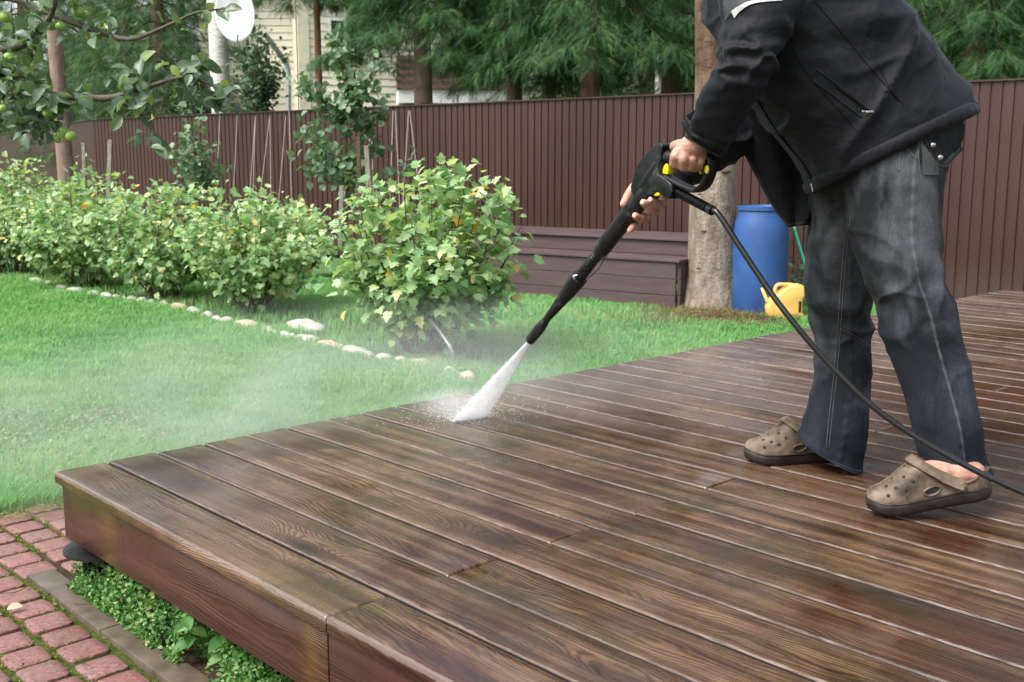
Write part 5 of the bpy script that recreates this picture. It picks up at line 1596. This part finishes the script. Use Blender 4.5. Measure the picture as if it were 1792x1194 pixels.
for rows_, off in ((nearR, 0.0), (farR, 5.0)):
    P, UV = px_rows(rows_, 190, 110, .92)
    v = UV[..., 1]
    fd = wr_folds(P * np.array([1, 1, .9]), 5.2, off)
    fs = wr_folds(P + P[..., 2:3] * np.array([.6, 0, 0]), 11, off + 3)
    knee = np.exp(-((v - .50) / .10) ** 2) + .7 * np.exp(-((v - .93) / .07) ** 2) + .55 * np.exp(-((v - .16) / .12) ** 2) + .25
    amp = (fd - .35) * .018 * knee + (fs - .3) * .0045 * knee + tnoise(P, 5.0, 2) * .005
    th = UV[..., 0] * 2 * PI
    cr_ = np.maximum(0, ridge((P * np.array([1, 1, 1.0]) + P[..., ::-1] * np.array([.45, 0, 0])).reshape(-1, 3) * 6.5 + 2 + off)) ** 6
    amp += cr_.reshape(P.shape[:2]) * .0090 * (knee + .1) - .001
    # diagonal drag folds running down from the knee, slack stacking above the hem
    dg = np.sin(P[..., 2] * 62 + P[..., 0] * 34 + 3.0 * tnoise(P, 6, 2)); amp += dg * .0028 * (np.exp(-((v - .47) / .11) ** 2) + .8 * np.exp(-((v - .88) / .06) ** 2))
    # puckered outseam
    du = (np.abs(UV[..., 0] - .25) * .55); amp += np.exp(-(du / .006) ** 2) * .0026 * (1 + .5 * np.sin(P[..., 2] * 190))
    hem = np.clip((v - .957) / .004, 0, 1); amp += hem * .0018
    amp = amp * np.clip(1.0 - 0.0 * v, 0, 1)
    P = ring_disp(P, amp)
    # scalloped, uneven hem
    if off: UV = UV + np.array([.5, 0])
    P2, U2 = grid_uvmesh(P, UV); jm.grid(P2, uv=U2); legP.append(P)
jo = jm.build('jeans', MAT['denim'], man, True)
md = jo.modifiers.new('s', 'SOLIDIFY'); md.thickness = .0028; md.offset = -1
apply_mods(jo); smoothall(jo.data)
def bvh(o):
    me = o.data; off = Vector(o.parent.location) if o.parent else Vector()
    return BVHTree.FromPolygons([v.co + off for v in me.vertices], [tuple(p.vertices) for p in me.polygons])
def cast(tree, u, v, off=.002):
    d = Vector(ray(u, v)).normalized(); o_ = Vector((0, 0, CAMZ))
    h = tree.ray_cast(o_, d)
    if h[0] is None: return None
    return np.array(h[0]) - np.array(d) * off
def sub_to(parent, mb, nm, mat, smooth=True, sh=0):
    o_ = mb.build(nm, MAT[mat], None, smooth); o_.parent = parent; o_.location = tuple(-np.array(man.location))
    if sh: sharp(o_, sh)
    return o_
def ribbon(tree, top, bot, n, m_, th, off=.0015):
    T_, B_ = spline(np.array(top, float), n), spline(np.array(bot, float), n)
    P = np.zeros((n, m_, 3)); last = None
    for i in range(n):
        for j in range(m_):
            q_ = lerp(T_[i], B_[i], j / (m_ - 1)); c = cast(tree, q_[0], q_[1], off)
            if c is None: c = AT(q_[0], q_[1], last[1] if last is not None else 2.5)
            P[i, j] = c; last = c
    s = MB(); s.grid(P); return s
jt_ = bvh(jo)
def seamline(tree, pts, r_, off=.0005, n=40):
    K = spline(np.array(pts, float), n); P = [cast(tree, a, b, off) for a, b in K]; P = np.array([p for p in P if p is not None])
    s = MB(); s.tube(P, r_, 5); return s
# far leg: knee dart and inseam, near leg: pocket seams
for pts in ([(1483, 380), (1474, 470), (1469, 530), (1466, 576), (1460, 650), (1450, 740), (1446, 785)], [(1488, 380), (1479, 470), (1474, 530), (1471, 576), (1465, 650), (1455, 740), (1451, 785)], [(1470, 575), (1500, 590), (1522, 606)],
            [(1574, 222), (1575, 250), (1574, 300)], [(1574, 257), (1590, 262), (1604, 280)], [(1607, 232), (1610, 300), (1625, 360), (1634, 380)]):
    sub_to(jo, seamline(jt_, pts, .0011), 'seam', 'seam')
# thigh pocket with studded flap
s = MB(); Pk = np.zeros((14, 10, 3))
flT = [(1606, 216), (1630, 216), (1662, 219)]; flB = [(1618, 244), (1648, 292), (1684, 262)]
Tt, Bb = spline(np.array(flT, float), 14), spline(np.array(flB, float), 14)
for i in range(14):
    for j in range(10):
        q_ = lerp(Tt[i], Bb[i], j / 9); Pk[i, j] = AT(q_[0], q_[1], 2.466 + .10 * max(0, (q_[0] - 1625) / 60) ** 1.6 - .004 * j / 9)
s.grid(Pk); fo_ = sub_to(jo, s, 'pocket_flap', 'denim'); md = fo_.modifiers.new('s', 'SOLIDIFY'); md.thickness = .004; apply_mods(fo_); smoothall(fo_.data)
lay = fo_.data.uv_layers[0].data
for l_ in lay: l_.uv = (.6, .25)
s = MB()
edge = [Pk[0, j] for j in range(10)] + [Pk[i, 9] for i in range(1, 14)] + [Pk[13, j] for j in range(8, -1, -1)]
s.tube(np.array(edge) - np.array([0, .003, 0]), .0013, 5); sub_to(jo, s, 'seam', 'seam')
for u, v in ((1633, 254), (1646, 276)):
    s = MB(); s.sphere(AT(u, v, 2.452), .0062, 12, (1, .45, 1)); sub_to(jo, s, 'stud', 'steel')
s = ribbon(jt_, [(1612, 246), (1614, 280), (1616, 306)], [(1643, 290), (1644, 298), (1643, 307)], 12, 8, 0, .006); po_ = sub_to(jo, s, 'pocket', 'denim')
for l_ in po_.data.uv_layers[0].data: l_.uv = (.6, .1)

# ---- jacket
jk = MB()
torso = [(1318, -185, 1395, -195, 2.67, .075), (1300, -150, 1425, -160, 2.67, .12), (1262, -105, 1480, -105, 2.67, .205), (1238, -25, 1532, -25, 2.67, .215), (1238, 38, 1590, 36, 2.66, .220), (1262, 102, 1640, 98, 2.66, .215, .004),
         (1310, 170, 1663, 140, 2.655, .205, .012), (1350, 228, 1677, 166, 2.65, .200, .020), (1398, 286, 1684, 184, 2.645, .198, .028), (1424, 328, 1688, 200, 2.645, .198, .034)]
P, UV = px_rows(torso, 110, 120, .86)
fd = wr_folds(P + P[..., 2:3] * np.array([-.7, 0, 0]), 5.5, 1.7); fs = wr_folds(P + P[..., 2:3] * np.array([-.8, 0, 0]), 12, 4.1)
v = UV[..., 1]
amp = (fd - .35) * .018 + (fs - .3) * .006 + tnoise(P, 3.2, 2) * .012
amp *= (.35 + .65 * np.sin(np.clip(v * PI, 0, PI))) + .2
P = ring_disp(P, amp)
jk.grid(P, True); base = jk.n - P.shape[0] * P.shape[1]
jk.f.append(tuple(base + j for j in range(120))[::-1]); jk.f.append(tuple(base + 109 * 120 + j for j in range(120)))
def sleeve(rows_, seed, amp0, el=.42):
    P, UV = px_rows(rows_, 120, 64, 1.0); v = UV[..., 1]; th = UV[..., 0] * 2 * PI
    w = (np.exp(-((v - el) / .12) ** 2) + .8 * np.exp(-((v - .90) / .09) ** 2) + .25)
    nz = fbm(np.stack([v.ravel() * 9 + seed, np.cos(th.ravel()) * .9, np.sin(th.ravel()) * .9], 1), 2).reshape(v.shape)
    am = (np.maximum(0, 1 - 2.2 * np.abs(nz)) ** 1.6 - .25) * .011 * w * amp0
    am += np.sin(v * 70 + np.cos(th) * 2.2 + 1.5 * nz) * .0030 * w * amp0
    am += (wr_folds(P, 9, seed) - .3) * .007
    am *= np.clip((1 - v) / .03, 0, 1)
    P = ring_disp(P, am); jk.grid(P, True); b_ = jk.n - 120 * 64
    jk.f.append(tuple(b_ + j for j in range(64))[::-1]); jk.f.append(tuple(b_ + 119 * 64 + j for j in range(64)))
sleeve([(1290, -75, 1445, -55, 2.53, .085), (1262, -20, 1410, 0, 2.48, .085), (1264, 45, 1380, 62, 2.45, .078), (1256, 100, 1358, 118, 2.43, .070), (1238, 142, 1328, 168, 2.44, .063), (1218, 192, 1302, 214, 2.49, .056), (1203, 228, 1276, 258, 2.55, .050), (1196, 241, 1258, 276, 2.575, .046)], 2.0, 1.35)
sleeve([(1360, -80, 1470, -80, 2.80, .08), (1330, 60, 1430, 90, 2.88, .075), (1290, 165, 1370, 225, 2.92, .062), (1243, 215, 1292, 276, 2.90, .052), (1205, 252, 1250, 305, 2.89, .047), (1176, 272, 1214, 326, 2.88, .043), (1150, 290, 1184, 340, 2.875, .040)], 7.0, 1.0)
ko = jk.build('jacket', MAT['jacket'], man, True)
md = ko.modifiers.new('r', 'REMESH'); md.mode = 'VOXEL'; md.voxel_size = .0042; md.use_smooth_shade = True
md = ko.modifiers.new('s', 'SMOOTH'); md.factor = .5; md.iterations = 2
apply_mods(ko); smoothall(ko.data)
kt = bvh(ko)
# hem band round the bottom edge
s = MB(); hem = P[109] if P.shape[1] == 120 else P[-1]
s2 = MB(); Phem, _u = px_rows(torso, 110, 120, .86); ring = Phem[108]
c = ring.mean(0)
Hp = np.zeros((121, 10, 3))
ang = np.arange(10) * 2 * PI / 10
T_ = np.gradient(np.vstack([ring, ring[:1]]), axis=0)
RR = np.vstack([ring, ring[:1]])
axis_d = (Phem[109].mean(0) - Phem[100].mean(0)); axis_d /= np.linalg.norm(axis_d)
for i in range(121):
    o_ = RR[i] - c; o_ -= axis_d * (o_ @ axis_d); o_ /= np.linalg.norm(o_)
    wv = .0015 * math.sin(i * 1.9) 
    for k_ in range(10): Hp[i, k_] = RR[i] + o_ * (.001 + (.0085 + wv) * math.cos(ang[k_])) + axis_d * .017 * math.sin(ang[k_])
s2.grid(Hp, True); sub_to(ko, s2, 'hem_band', 'jacket')
# far front panel hanging open, fleece side towards us
Lp = spline(np.array([(1272, 185), (1290, 235), (1327, 309), (1354, 358), (1381, 394)], float), 40)
Rp = spline(np.array([(1400, 170), (1425, 240), (1445, 300), (1446, 345), (1415, 390)], float), 40)
Pp = np.zeros((40, 30, 3))
for i in range(40):
    for j in range(30):
        q_ = lerp(Lp[i], Rp[i], j / 29); t = j / 29
        Pp[i, j] = AT(q_[0], q_[1], 2.86 - .05 * t + .012 * math.sin(t * 9 + i * .12) + .02 * math.sin(i * .09))
s = MB(); s.grid(Pp); pf = sub_to(ko, s, 'open_front_panel', 'lining'); md = pf.modifiers.new('s', 'SOLIDIFY'); md.thickness = .010; md.offset = 0
md = pf.modifiers.new('b', 'BEVEL'); md.width = .003; md.segments = 2; apply_mods(pf); smoothall(pf.data)
s = MB(); s.tube(np.array([Pp[i, 0] for i in range(40)] + [Pp[39, j] for j in range(1, 30)]), .0062, 8); sub_to(ko, s, 'panel_edge', 'jacket')
# near front edge with zip
zp = [(1322, 178), (1353, 228), (1385, 268), (1405, 292), (1421, 326)]
s = seamline(kt, [(a + 4, b - 2) for a, b in zp], .0032, .0005); sub_to(ko, s, 'zip_edge', 'lining')
s = MB(); p = cast(kt, 1424, 322, .004); p = AT(1421, 326, 2.63) if p is None else p
s.box(p + np.array([-.004, 0, -.004]), (.007, .004, .010), None, .001); s.box(p + np.array([-.002, 0, -.014]), (.004, .002, .012), None, .0008); sub_to(ko, s, 'zip_pull', 'steel')
# panel seams, pocket welt
for pts in ([(1425, 2), (1470, 55), (1517, 112), (1548, 148), (1578, 180)], [(1385, 85), (1420, 140), (1470, 195), (1500, 232)], [(1540, 120), (1560, 160), (1572, 178)]):
    sub_to(ko, seamline(kt, pts, .0011, .0002), 'seam', 'lining')
for pts, r_ in (([(1420, 140), (1462, 170), (1508, 205)], .0022), ([(1430, 122), (1475, 155), (1522, 192)], .0022), ([(1420, 140), (1423, 130), (1430, 122)], .0018), ([(1465, 152), (1495, 175), (1518, 192)], .0035)):
    sub_to(ko, seamline(kt, pts, r_, .0008), 'pocket_welt', 'jacket' if r_ < .003 else 'lining')
s = MB(); p = cast(kt, 1522, 196, .004)
ang_ = math.atan2(-1, 16); s.box(p, (.018, .004, .0055), np.array([[1, 0, .05], [0, 1, 0], [-.05, 0, 1]]), .001); s.box(p + np.array([-.014, 0, .001]), (.008, .004, .004), None, .001); sub_to(ko, s, 'zip_pull', 'steel')
# grey shoulder insert and reflective tape on the upper arm
s = ribbon(kt, [(1262, -40), (1300, -60), (1340, -60), (1385, -50)], [(1268, 38), (1285, 19), (1320, 5), (1372, -2)], 30, 14, 0, .0022); sub_to(ko, s, 'shoulder_insert', 'grey_cloth')
s = ribbon(kt, [(1279, 20), (1292, 11), (1312, 2), (1340, -3), (1370, -4)], [(1285, 32), (1294, 21), (1313, 8), (1340, 3), (1370, 1)], 30, 4, 0, .0034); sub_to(ko, s, 'reflective_tape', 'reflect')
# cuff strap and band
s = seamline(kt, [(1206, 236), (1222, 248), (1240, 260), (1258, 268)], .0028, .0005); sub_to(ko, s, 'cuff_seam', 'lining')
s = MB(); s.box(AT(1213, 205, 2.52), (.028, .004, .024), np.array([[.6, .2, -.75], [-.1, 1, .1], [.75, 0, .6]]), .002); s.box(AT(1202, 222, 2.545), (.034, .005, .016), np.array([[.45, -.3, -.85], [-.4, .9, -.3], [.8, 0, .5]]), .002); sub_to(ko, s, 'cuff_tab', 'jacket')

# ================================================================== pressure washer gun and lance
LA, LB = AT(927, 597, 3.18), AT(1130, 338, 2.78)
gun = thing('pressure_washer_gun', 'black pressure washer gun and lance with yellow trigger in the hands of the man', 'pressure washer gun', tuple(LB))
LD = LB - LA; LL = np.linalg.norm(LD); LD /= LL
lax = frame_axes(LD)
def lpart(prof, nm, mat, n=36, sh=40):
    s = MB(); s.lathe([(r_, t * LL) for t, r_ in prof], n, lax, LA); o_ = s.build(nm, MAT[mat], gun); return sharp(o_, sh)
lpart([(.0, .006), (.0, .0125), (.006, .0148), (.09, .0165), (.125, .0150), (.148, .0128), (.152, .0110)], 'nozzle', 'rubber')
lpart([(.152, .0112), (.156, .0116), (.158, .0105), (.20, .0118), (.30, .0170), (.40, .0225), (.455, .0240), (.468, .0238), (.474, .0200)], 'lance_tube', 'gun')
pr = [(.474, .012)]
for i in range(13):
    t = .476 + i * .0120; pr += [(t, .0135), (t + .0025, .0178 - .0002 * i), (t + .0075, .0178 - .0002 * i), (t + .0095, .0135)]
pr.append((.635, .012)); lpart(pr, 'ribbed_joint', 'rubber', 32, 60)
lpart([(.632, .0150), (.634, .0190), (.655, .0200), (.658, .0225), (.70, .0232), (.85, .0236), (.97, .0250), (1.02, .0262), (1.04, .018)], 'foregrip', 'gun')
s = MB(); m0 = LA + LD * LL * .476; s.box(m0 + lax[0] * .0 + np.array([-.0145, -.017, .004]), (.010, .004, .006), lax, .001); s.build('white_mark', MAT['white'], gun)
s = MB(); pA, pB = LA + LD * LL * .485 + np.array([.018, -.002, -.010]), LA + LD * LL * .64 + np.array([.018, -.002, -.012]); s.tube(spline([pA, lerp(pA, pB, .5) + np.array([.004, 0, -.003]), pB], 30), .0016, 5); s.build('chain', MAT['steel'], gun)
s = MB(); s.sphere(pB, .0042, 10); s.build('clip', MAT['steel'], gun)
# gun body: side profile in the vertical plane of the lance
hv_ = np.array([LA[0] - LB[0], LA[1] - LB[1], 0]); hv_ /= np.linalg.norm(hv_); hv_ = -hv_
pn_ = np.cross(hv_, UP)                                  # plane normal
GX = np.array([hv_, np.cross(UP, hv_), UP])
def onp(u, v):
    d = ray(u, v); o_ = np.array([0, 0, CAMZ]); t = ((LB - o_) @ pn_) / (d @ pn_); return o_ + d * t
def g2(pts):
    out = []
    for u, v in pts:
        p = onp(u, v) - LB; out.append((p @ hv_, p[2]))
    return out
def hpx(x, y): return (1040 + x / 5.971, 220 + y / 5.971)
def gprism(pts, th, nm, mat, bev, sh=50, parent=None):
    s = MB(); V, Fc = prism(g2([hpx(*p) for p in pts]), th, LB, GX, bev); s.add(V, Fc); o_ = s.build(nm, MAT[mat], gun); return sharp(o_, sh)
gprism([(455, 700), (448, 640), (470, 560), (495, 470), (530, 390), (580, 320), (640, 258), (700, 200), (735, 180), (775, 190), (792, 215), (775, 270), (770, 330), (760, 390), (745, 450), (745, 510), (820, 555), (880, 610), (890, 690), (860, 770), (800, 745), (735, 690), (690, 720), (640, 725), (600, 770), (540, 790), (500, 770)], .050, 'gun_body', 'gun', .010)
gprism([(520, 640), (545, 600), (690, 380), (720, 380), (690, 470), (600, 620), (560, 660)], .053, 'side_panel', 'rubber', .003)
# grip inside the hand
s = MB(); s.tube(spline([onp(*hpx(745, 320)), onp(*hpx(840, 345)), onp(*hpx(960, 370)), onp(*hpx(1080, 360)), onp(*hpx(1150, 330))], 24), np.interp(np.linspace(0, 1, 24), [0, .3, 1], [.020, .0165, .015]), 14); s.build('grip', MAT['gun'], gun, True)
s = MB(); gd = [onp(*hpx(*p)) for p in [(770, 540), (860, 590), (960, 640), (1060, 672), (1140, 640), (1190, 560), (1215, 450), (1222, 360), (1185, 300), (1120, 300)]]
gc = spline(gd, 70); Pg_ = np.zeros((70, 12, 3))
for i in range(70):
    T_ = gc[min(i + 1, 69)] - gc[max(i - 1, 0)]; T_ /= np.linalg.norm(T_); side = GX[1]; w_n = np.cross(T_, side); w_n /= np.linalg.norm(w_n)
    for k_ in range(12):
        a = k_ * 2 * PI / 12; ca, sa = math.cos(a), math.sin(a)
        Pg_[i, k_] = gc[i] + side * .017 * math.copysign(abs(ca) ** .5, ca) + w_n * (.0070 + .002 * (i > 40)) * math.copysign(abs(sa) ** .5, sa)
s.grid(Pg_, True); sharp(s.build('hand_guard', MAT['gun'], gun), 60)
gprism([(730, 505), (742, 440), (768, 395), (800, 385), (800, 440), (798, 515)], .022, 'trigger', 'yellow', .004)
gprism([(1122, 505), (1122, 380), (1136, 380), (1140, 440), (1136, 505)], .020, 'trigger_end', 'yellow', .002)
s = MB(); bb = onp(*hpx(1228, 458)) - pn_ * .0 ; side = GX[1] if GX[1] @ (np.array([0, 0, CAMZ]) - bb) > 0 else -GX[1]
s.sphere(bb + side * .017, 1, 16, (.0070, .0105, .0045), frame_axes(side, UP)); s.build('lock_button', MAT['yellow'], gun, True)
gprism([(675, 735), (715, 670), (750, 720), (720, 740)], .044, 'safety_catch', 'yellow', .004)
# ribbed strain relief on the hose end
cA, cB = onp(*hpx(862, 690)), AT(1247, 369, 2.575)
rx = frame_axes(cB - cA); rl = np.linalg.norm(cB - cA); pr = [(.0, .0), (.012, .0), (.012, .01)]
for i in range(16):
    t = .012 + i * (rl - .03) / 16; pr += [(.0082, t), (.0122, t + .0012), (.0122, t + .0030), (.0082, t + .0042)]
pr += [(.0110, rl - .016), (.0122, rl - .014), (.0122, rl), (.006, rl)]
s = MB(); s.lathe(pr, 20, rx, cA); sharp(s.build('strain_relief', MAT['rubber'], gun), 60)

hz = [cB - rx[2] * .01, cB + rx[2] * .02, AT(1290, 425, 2.53), AT(1340, 500, 2.49), AT(1385, 560, 2.45), AT(1440, 625, 2.42), AT(1520, 705, 2.38), AT(1600, 763, 2.34), AT(1700, 820, 2.29), AT(1800, 866, 2.24), AT(1960, 930, 2.15), GP(2150, 1040, DZ + .01), GP(2400, 1100, DZ + .008), GP(2800, 900, DZ + .008)]
s = MB(); s.tube(spline(np.array(hz), 160), .0070, 12); ho = s.build('pressure_hose', MAT['rubber'], None, True)
tagobj(ho, 'black pressure hose hanging from the gun across the jeans to the right', 'hose')

# ================================================================== water
# flat fan of spray from the nozzle to the boards
tip = LA.copy()
e0, e1 = GP(793, 737, DZ + .003), GP(851, 728, DZ + .003)
mid = (e0 + e1) / 2; wv = (e1 - e0) / 2; dn = mid - tip; dn /= np.linalg.norm(dn); tv = np.cross(dn, wv); tv /= np.linalg.norm(tv)
s = MB(); n_r, n_a = 30, 24; P = np.zeros((n_r, n_a, 3))
for i in range(n_r):
    f = i / (n_r - 1)
    c = lerp(tip, mid, f); w = wv * (.09 + 1.0 * f ** .9); th_ = .005 + .013 * f
    for j in range(n_a):
        a = j * 2 * PI / n_a; P[i, j] = c + w * math.cos(a) + tv * th_ * math.sin(a)
P[-1, :, 2] = np.maximum(P[-1, :, 2], DZ + .002); P[..., 2] = np.maximum(P[..., 2], DZ + .002)
s.grid(P, True); s.f.append(tuple(range(n_a))[::-1]); s.f.append(tuple((n_r - 1) * n_a + j for j in range(n_a)))
def volmat(name, dens_fn, col=(.95, .97, 1.0), an=.3):
    m = M(name); pv = m.t.nodes.new('ShaderNodeVolumePrincipled')
    pv.inputs['Color'].default_value = (*col, 1); pv.inputs['Anisotropy'].default_value = an
    m.set(pv.inputs['Density'], dens_fn(m)); m.t.links.new(pv.outputs[0], m.out.inputs[1]); return m.m
jax = np.array([wv / np.linalg.norm(wv), tv, dn]); jax[0] -= dn * (jax[0] @ dn); jax[0] /= np.linalg.norm(jax[0]); jax[1] = np.cross(jax[2], jax[0])
s.v = [(np.concatenate(s.v) - tip) @ jax.T]
def jetd(m):
    o_ = m.sep(m.co('Object')); k_ = m.math('DIVIDE', o_[0], m.math('ADD', o_[2], .02)); k2 = m.math('DIVIDE', o_[1], m.math('ADD', o_[2], .02))
    nz = m.noise(m.comb(m.math('MULTIPLY', k_, 38.0), m.math('MULTIPLY', k2, 22.0), m.math('MULTIPLY', o_[2], 1.2)), 1.0, 2, .5)
    fade = m.math('DIVIDE', .22, m.math('ADD', o_[2], .10))
    return m.math('MULTIPLY', m.math('MULTIPLY', m.ramp(nz, [(.36, .16), (.60, 1)]), fade), 72.0)
jet = s.build('water_jet', volmat('spray_water', jetd, (1, 1, 1), .0), None, True)
jet.matrix_world = Matrix([[*jax.T[0], tip[0]], [*jax.T[1], tip[1]], [*jax.T[2], tip[2]], [0, 0, 0, 1]])
tagobj(jet, 'white fan of water spraying from the lance nozzle onto the boards', 'water', kind='stuff')
# droplets in and around the fan
def drops(name, P, D, L, w, label, mat):
    k = len(P); D = D / np.linalg.norm(D, axis=1)[:, None]; S_ = np.cross(D, unit(k)); S_ /= np.linalg.norm(S_, axis=1)[:, None]; S2 = np.cross(D, S_)
    V = np.stack([P - D * L[:, None] / 2, P + S_ * w[:, None], P + (-.5 * S_ + .87 * S2) * w[:, None], P + (-.5 * S_ - .87 * S2) * w[:, None], P + D * L[:, None] / 2], 1).reshape(-1, 3)
    i = np.arange(k)[:, None] * 5
    F = np.concatenate([i + np.array([[a, b, c]]) for a, b, c in ((0, 2, 1), (0, 3, 2), (0, 1, 3), (4, 1, 2), (4, 2, 3), (4, 3, 1))])
    return tagobj(fast(name, V, F, mat, None, True), label, 'water', kind='stuff')
wm = M('water_drops'); wdm = wm.pbr((.85, .88, .90), .15, None, .5)
k = 3500; f = rng.random(k) ** .8; a = rng.uniform(-1, 1, k); 
P = tip + (mid - tip) * f[:, None] + wv * (a * (.08 + 1.15 * f))[:, None] + tv * (rng.normal(0, .006, k) * (.3 + f))[:, None]
Dd = (mid - tip) + wv * a[:, None]
P[:, 2] = np.maximum(P[:, 2], DZ + .003)
drops('spray_droplets', P, Dd, rng.uniform(.008, .03, k), rng.uniform(.0002, .0005, k), 'fine white droplets within the fan of spray', wdm)
k = 3200; c = lerp(e0, e1, .4); dr = unit(k); dr[:, 2] = np.abs(dr[:, 2]) * .5; r_ = rng.exponential(.075, k)
P = e0 + (e1 - e0) * rng.random(k)[:, None] + dr * r_[:, None] + np.array([-.02, .01, .0]) * (r_ * 8)[:, None]; P[:, 2] = np.maximum(P[:, 2], DZ + .002)
drops('splash_droplets', P, dr, rng.uniform(.001, .006, k), rng.uniform(.0004, .0011, k), 'small droplets splashing up where the spray meets the boards', wdm)
# drifting mist over the lawn
mc_ = np.array([-1.2, 3.80, .26]); rad = np.array([2.3, .80, .42])
s = MB(); s.sphere((0, 0, 0), 1, 24, rad * 1.0)
def md_(m):
    o_ = m.co('Object'); q_ = m.mp(o_, tuple(1 / rad)); ln = m.n('ShaderNodeVectorMath', 1, {'operation': 'LENGTH'}, i0=q_)
    fall = m.math('POWER', m.math('SUBTRACT', 1.0, ln, clamp=True), 1.1)
    x = m.sep(q_)[0]; side = m.math('ADD', .48, m.math('MULTIPLY', x, .55), clamp=True)
    nz = m.ramp(m.noise(m.mp(o_, (1, 1, 1.6), (3, 1, 2)), 2.6, 4, .55, .5), [(.34, .12), (.66, 1)])
    return m.math('MULTIPLY', m.math('MULTIPLY', m.math('MULTIPLY', fall, side), nz), 2.0)
mist = s.build('mist', volmat('drifting_mist', md_, (.96, .98, 1.0), .2), None, True)
mist.location = tuple(mc_); mist.rotation_euler = (0, R(-4), R(6))
tagobj(mist, 'thin white mist drifting left over the lawn from the spray', 'mist', kind='stuff')
s = MB(); s.sphere((0, 0, 0), 1, 20, (.17, .13, .060))
def md2(m):
    o_ = m.co('Object'); ln = m.n('ShaderNodeVectorMath', 1, {'operation': 'LENGTH'}, i0=m.mp(o_, (1 / .17, 1 / .13, 1 / .075)))
    return m.math('MULTIPLY', m.math('POWER', m.math('SUBTRACT', 1.0, ln, clamp=True), 1.5), 5.0)
m2 = s.build('splash_haze', volmat('splash_haze', md2, (1, 1, 1), .0), None, True); m2.location = tuple((e0 + e1) / 2 + np.array([-.05, .0, .05]))
tagobj(m2, 'white haze of fine water around the foot of the spray', 'mist', kind='stuff')
scene.cycles.volume_step_rate = 1.0
scene.cycles.volume_bounces = 6
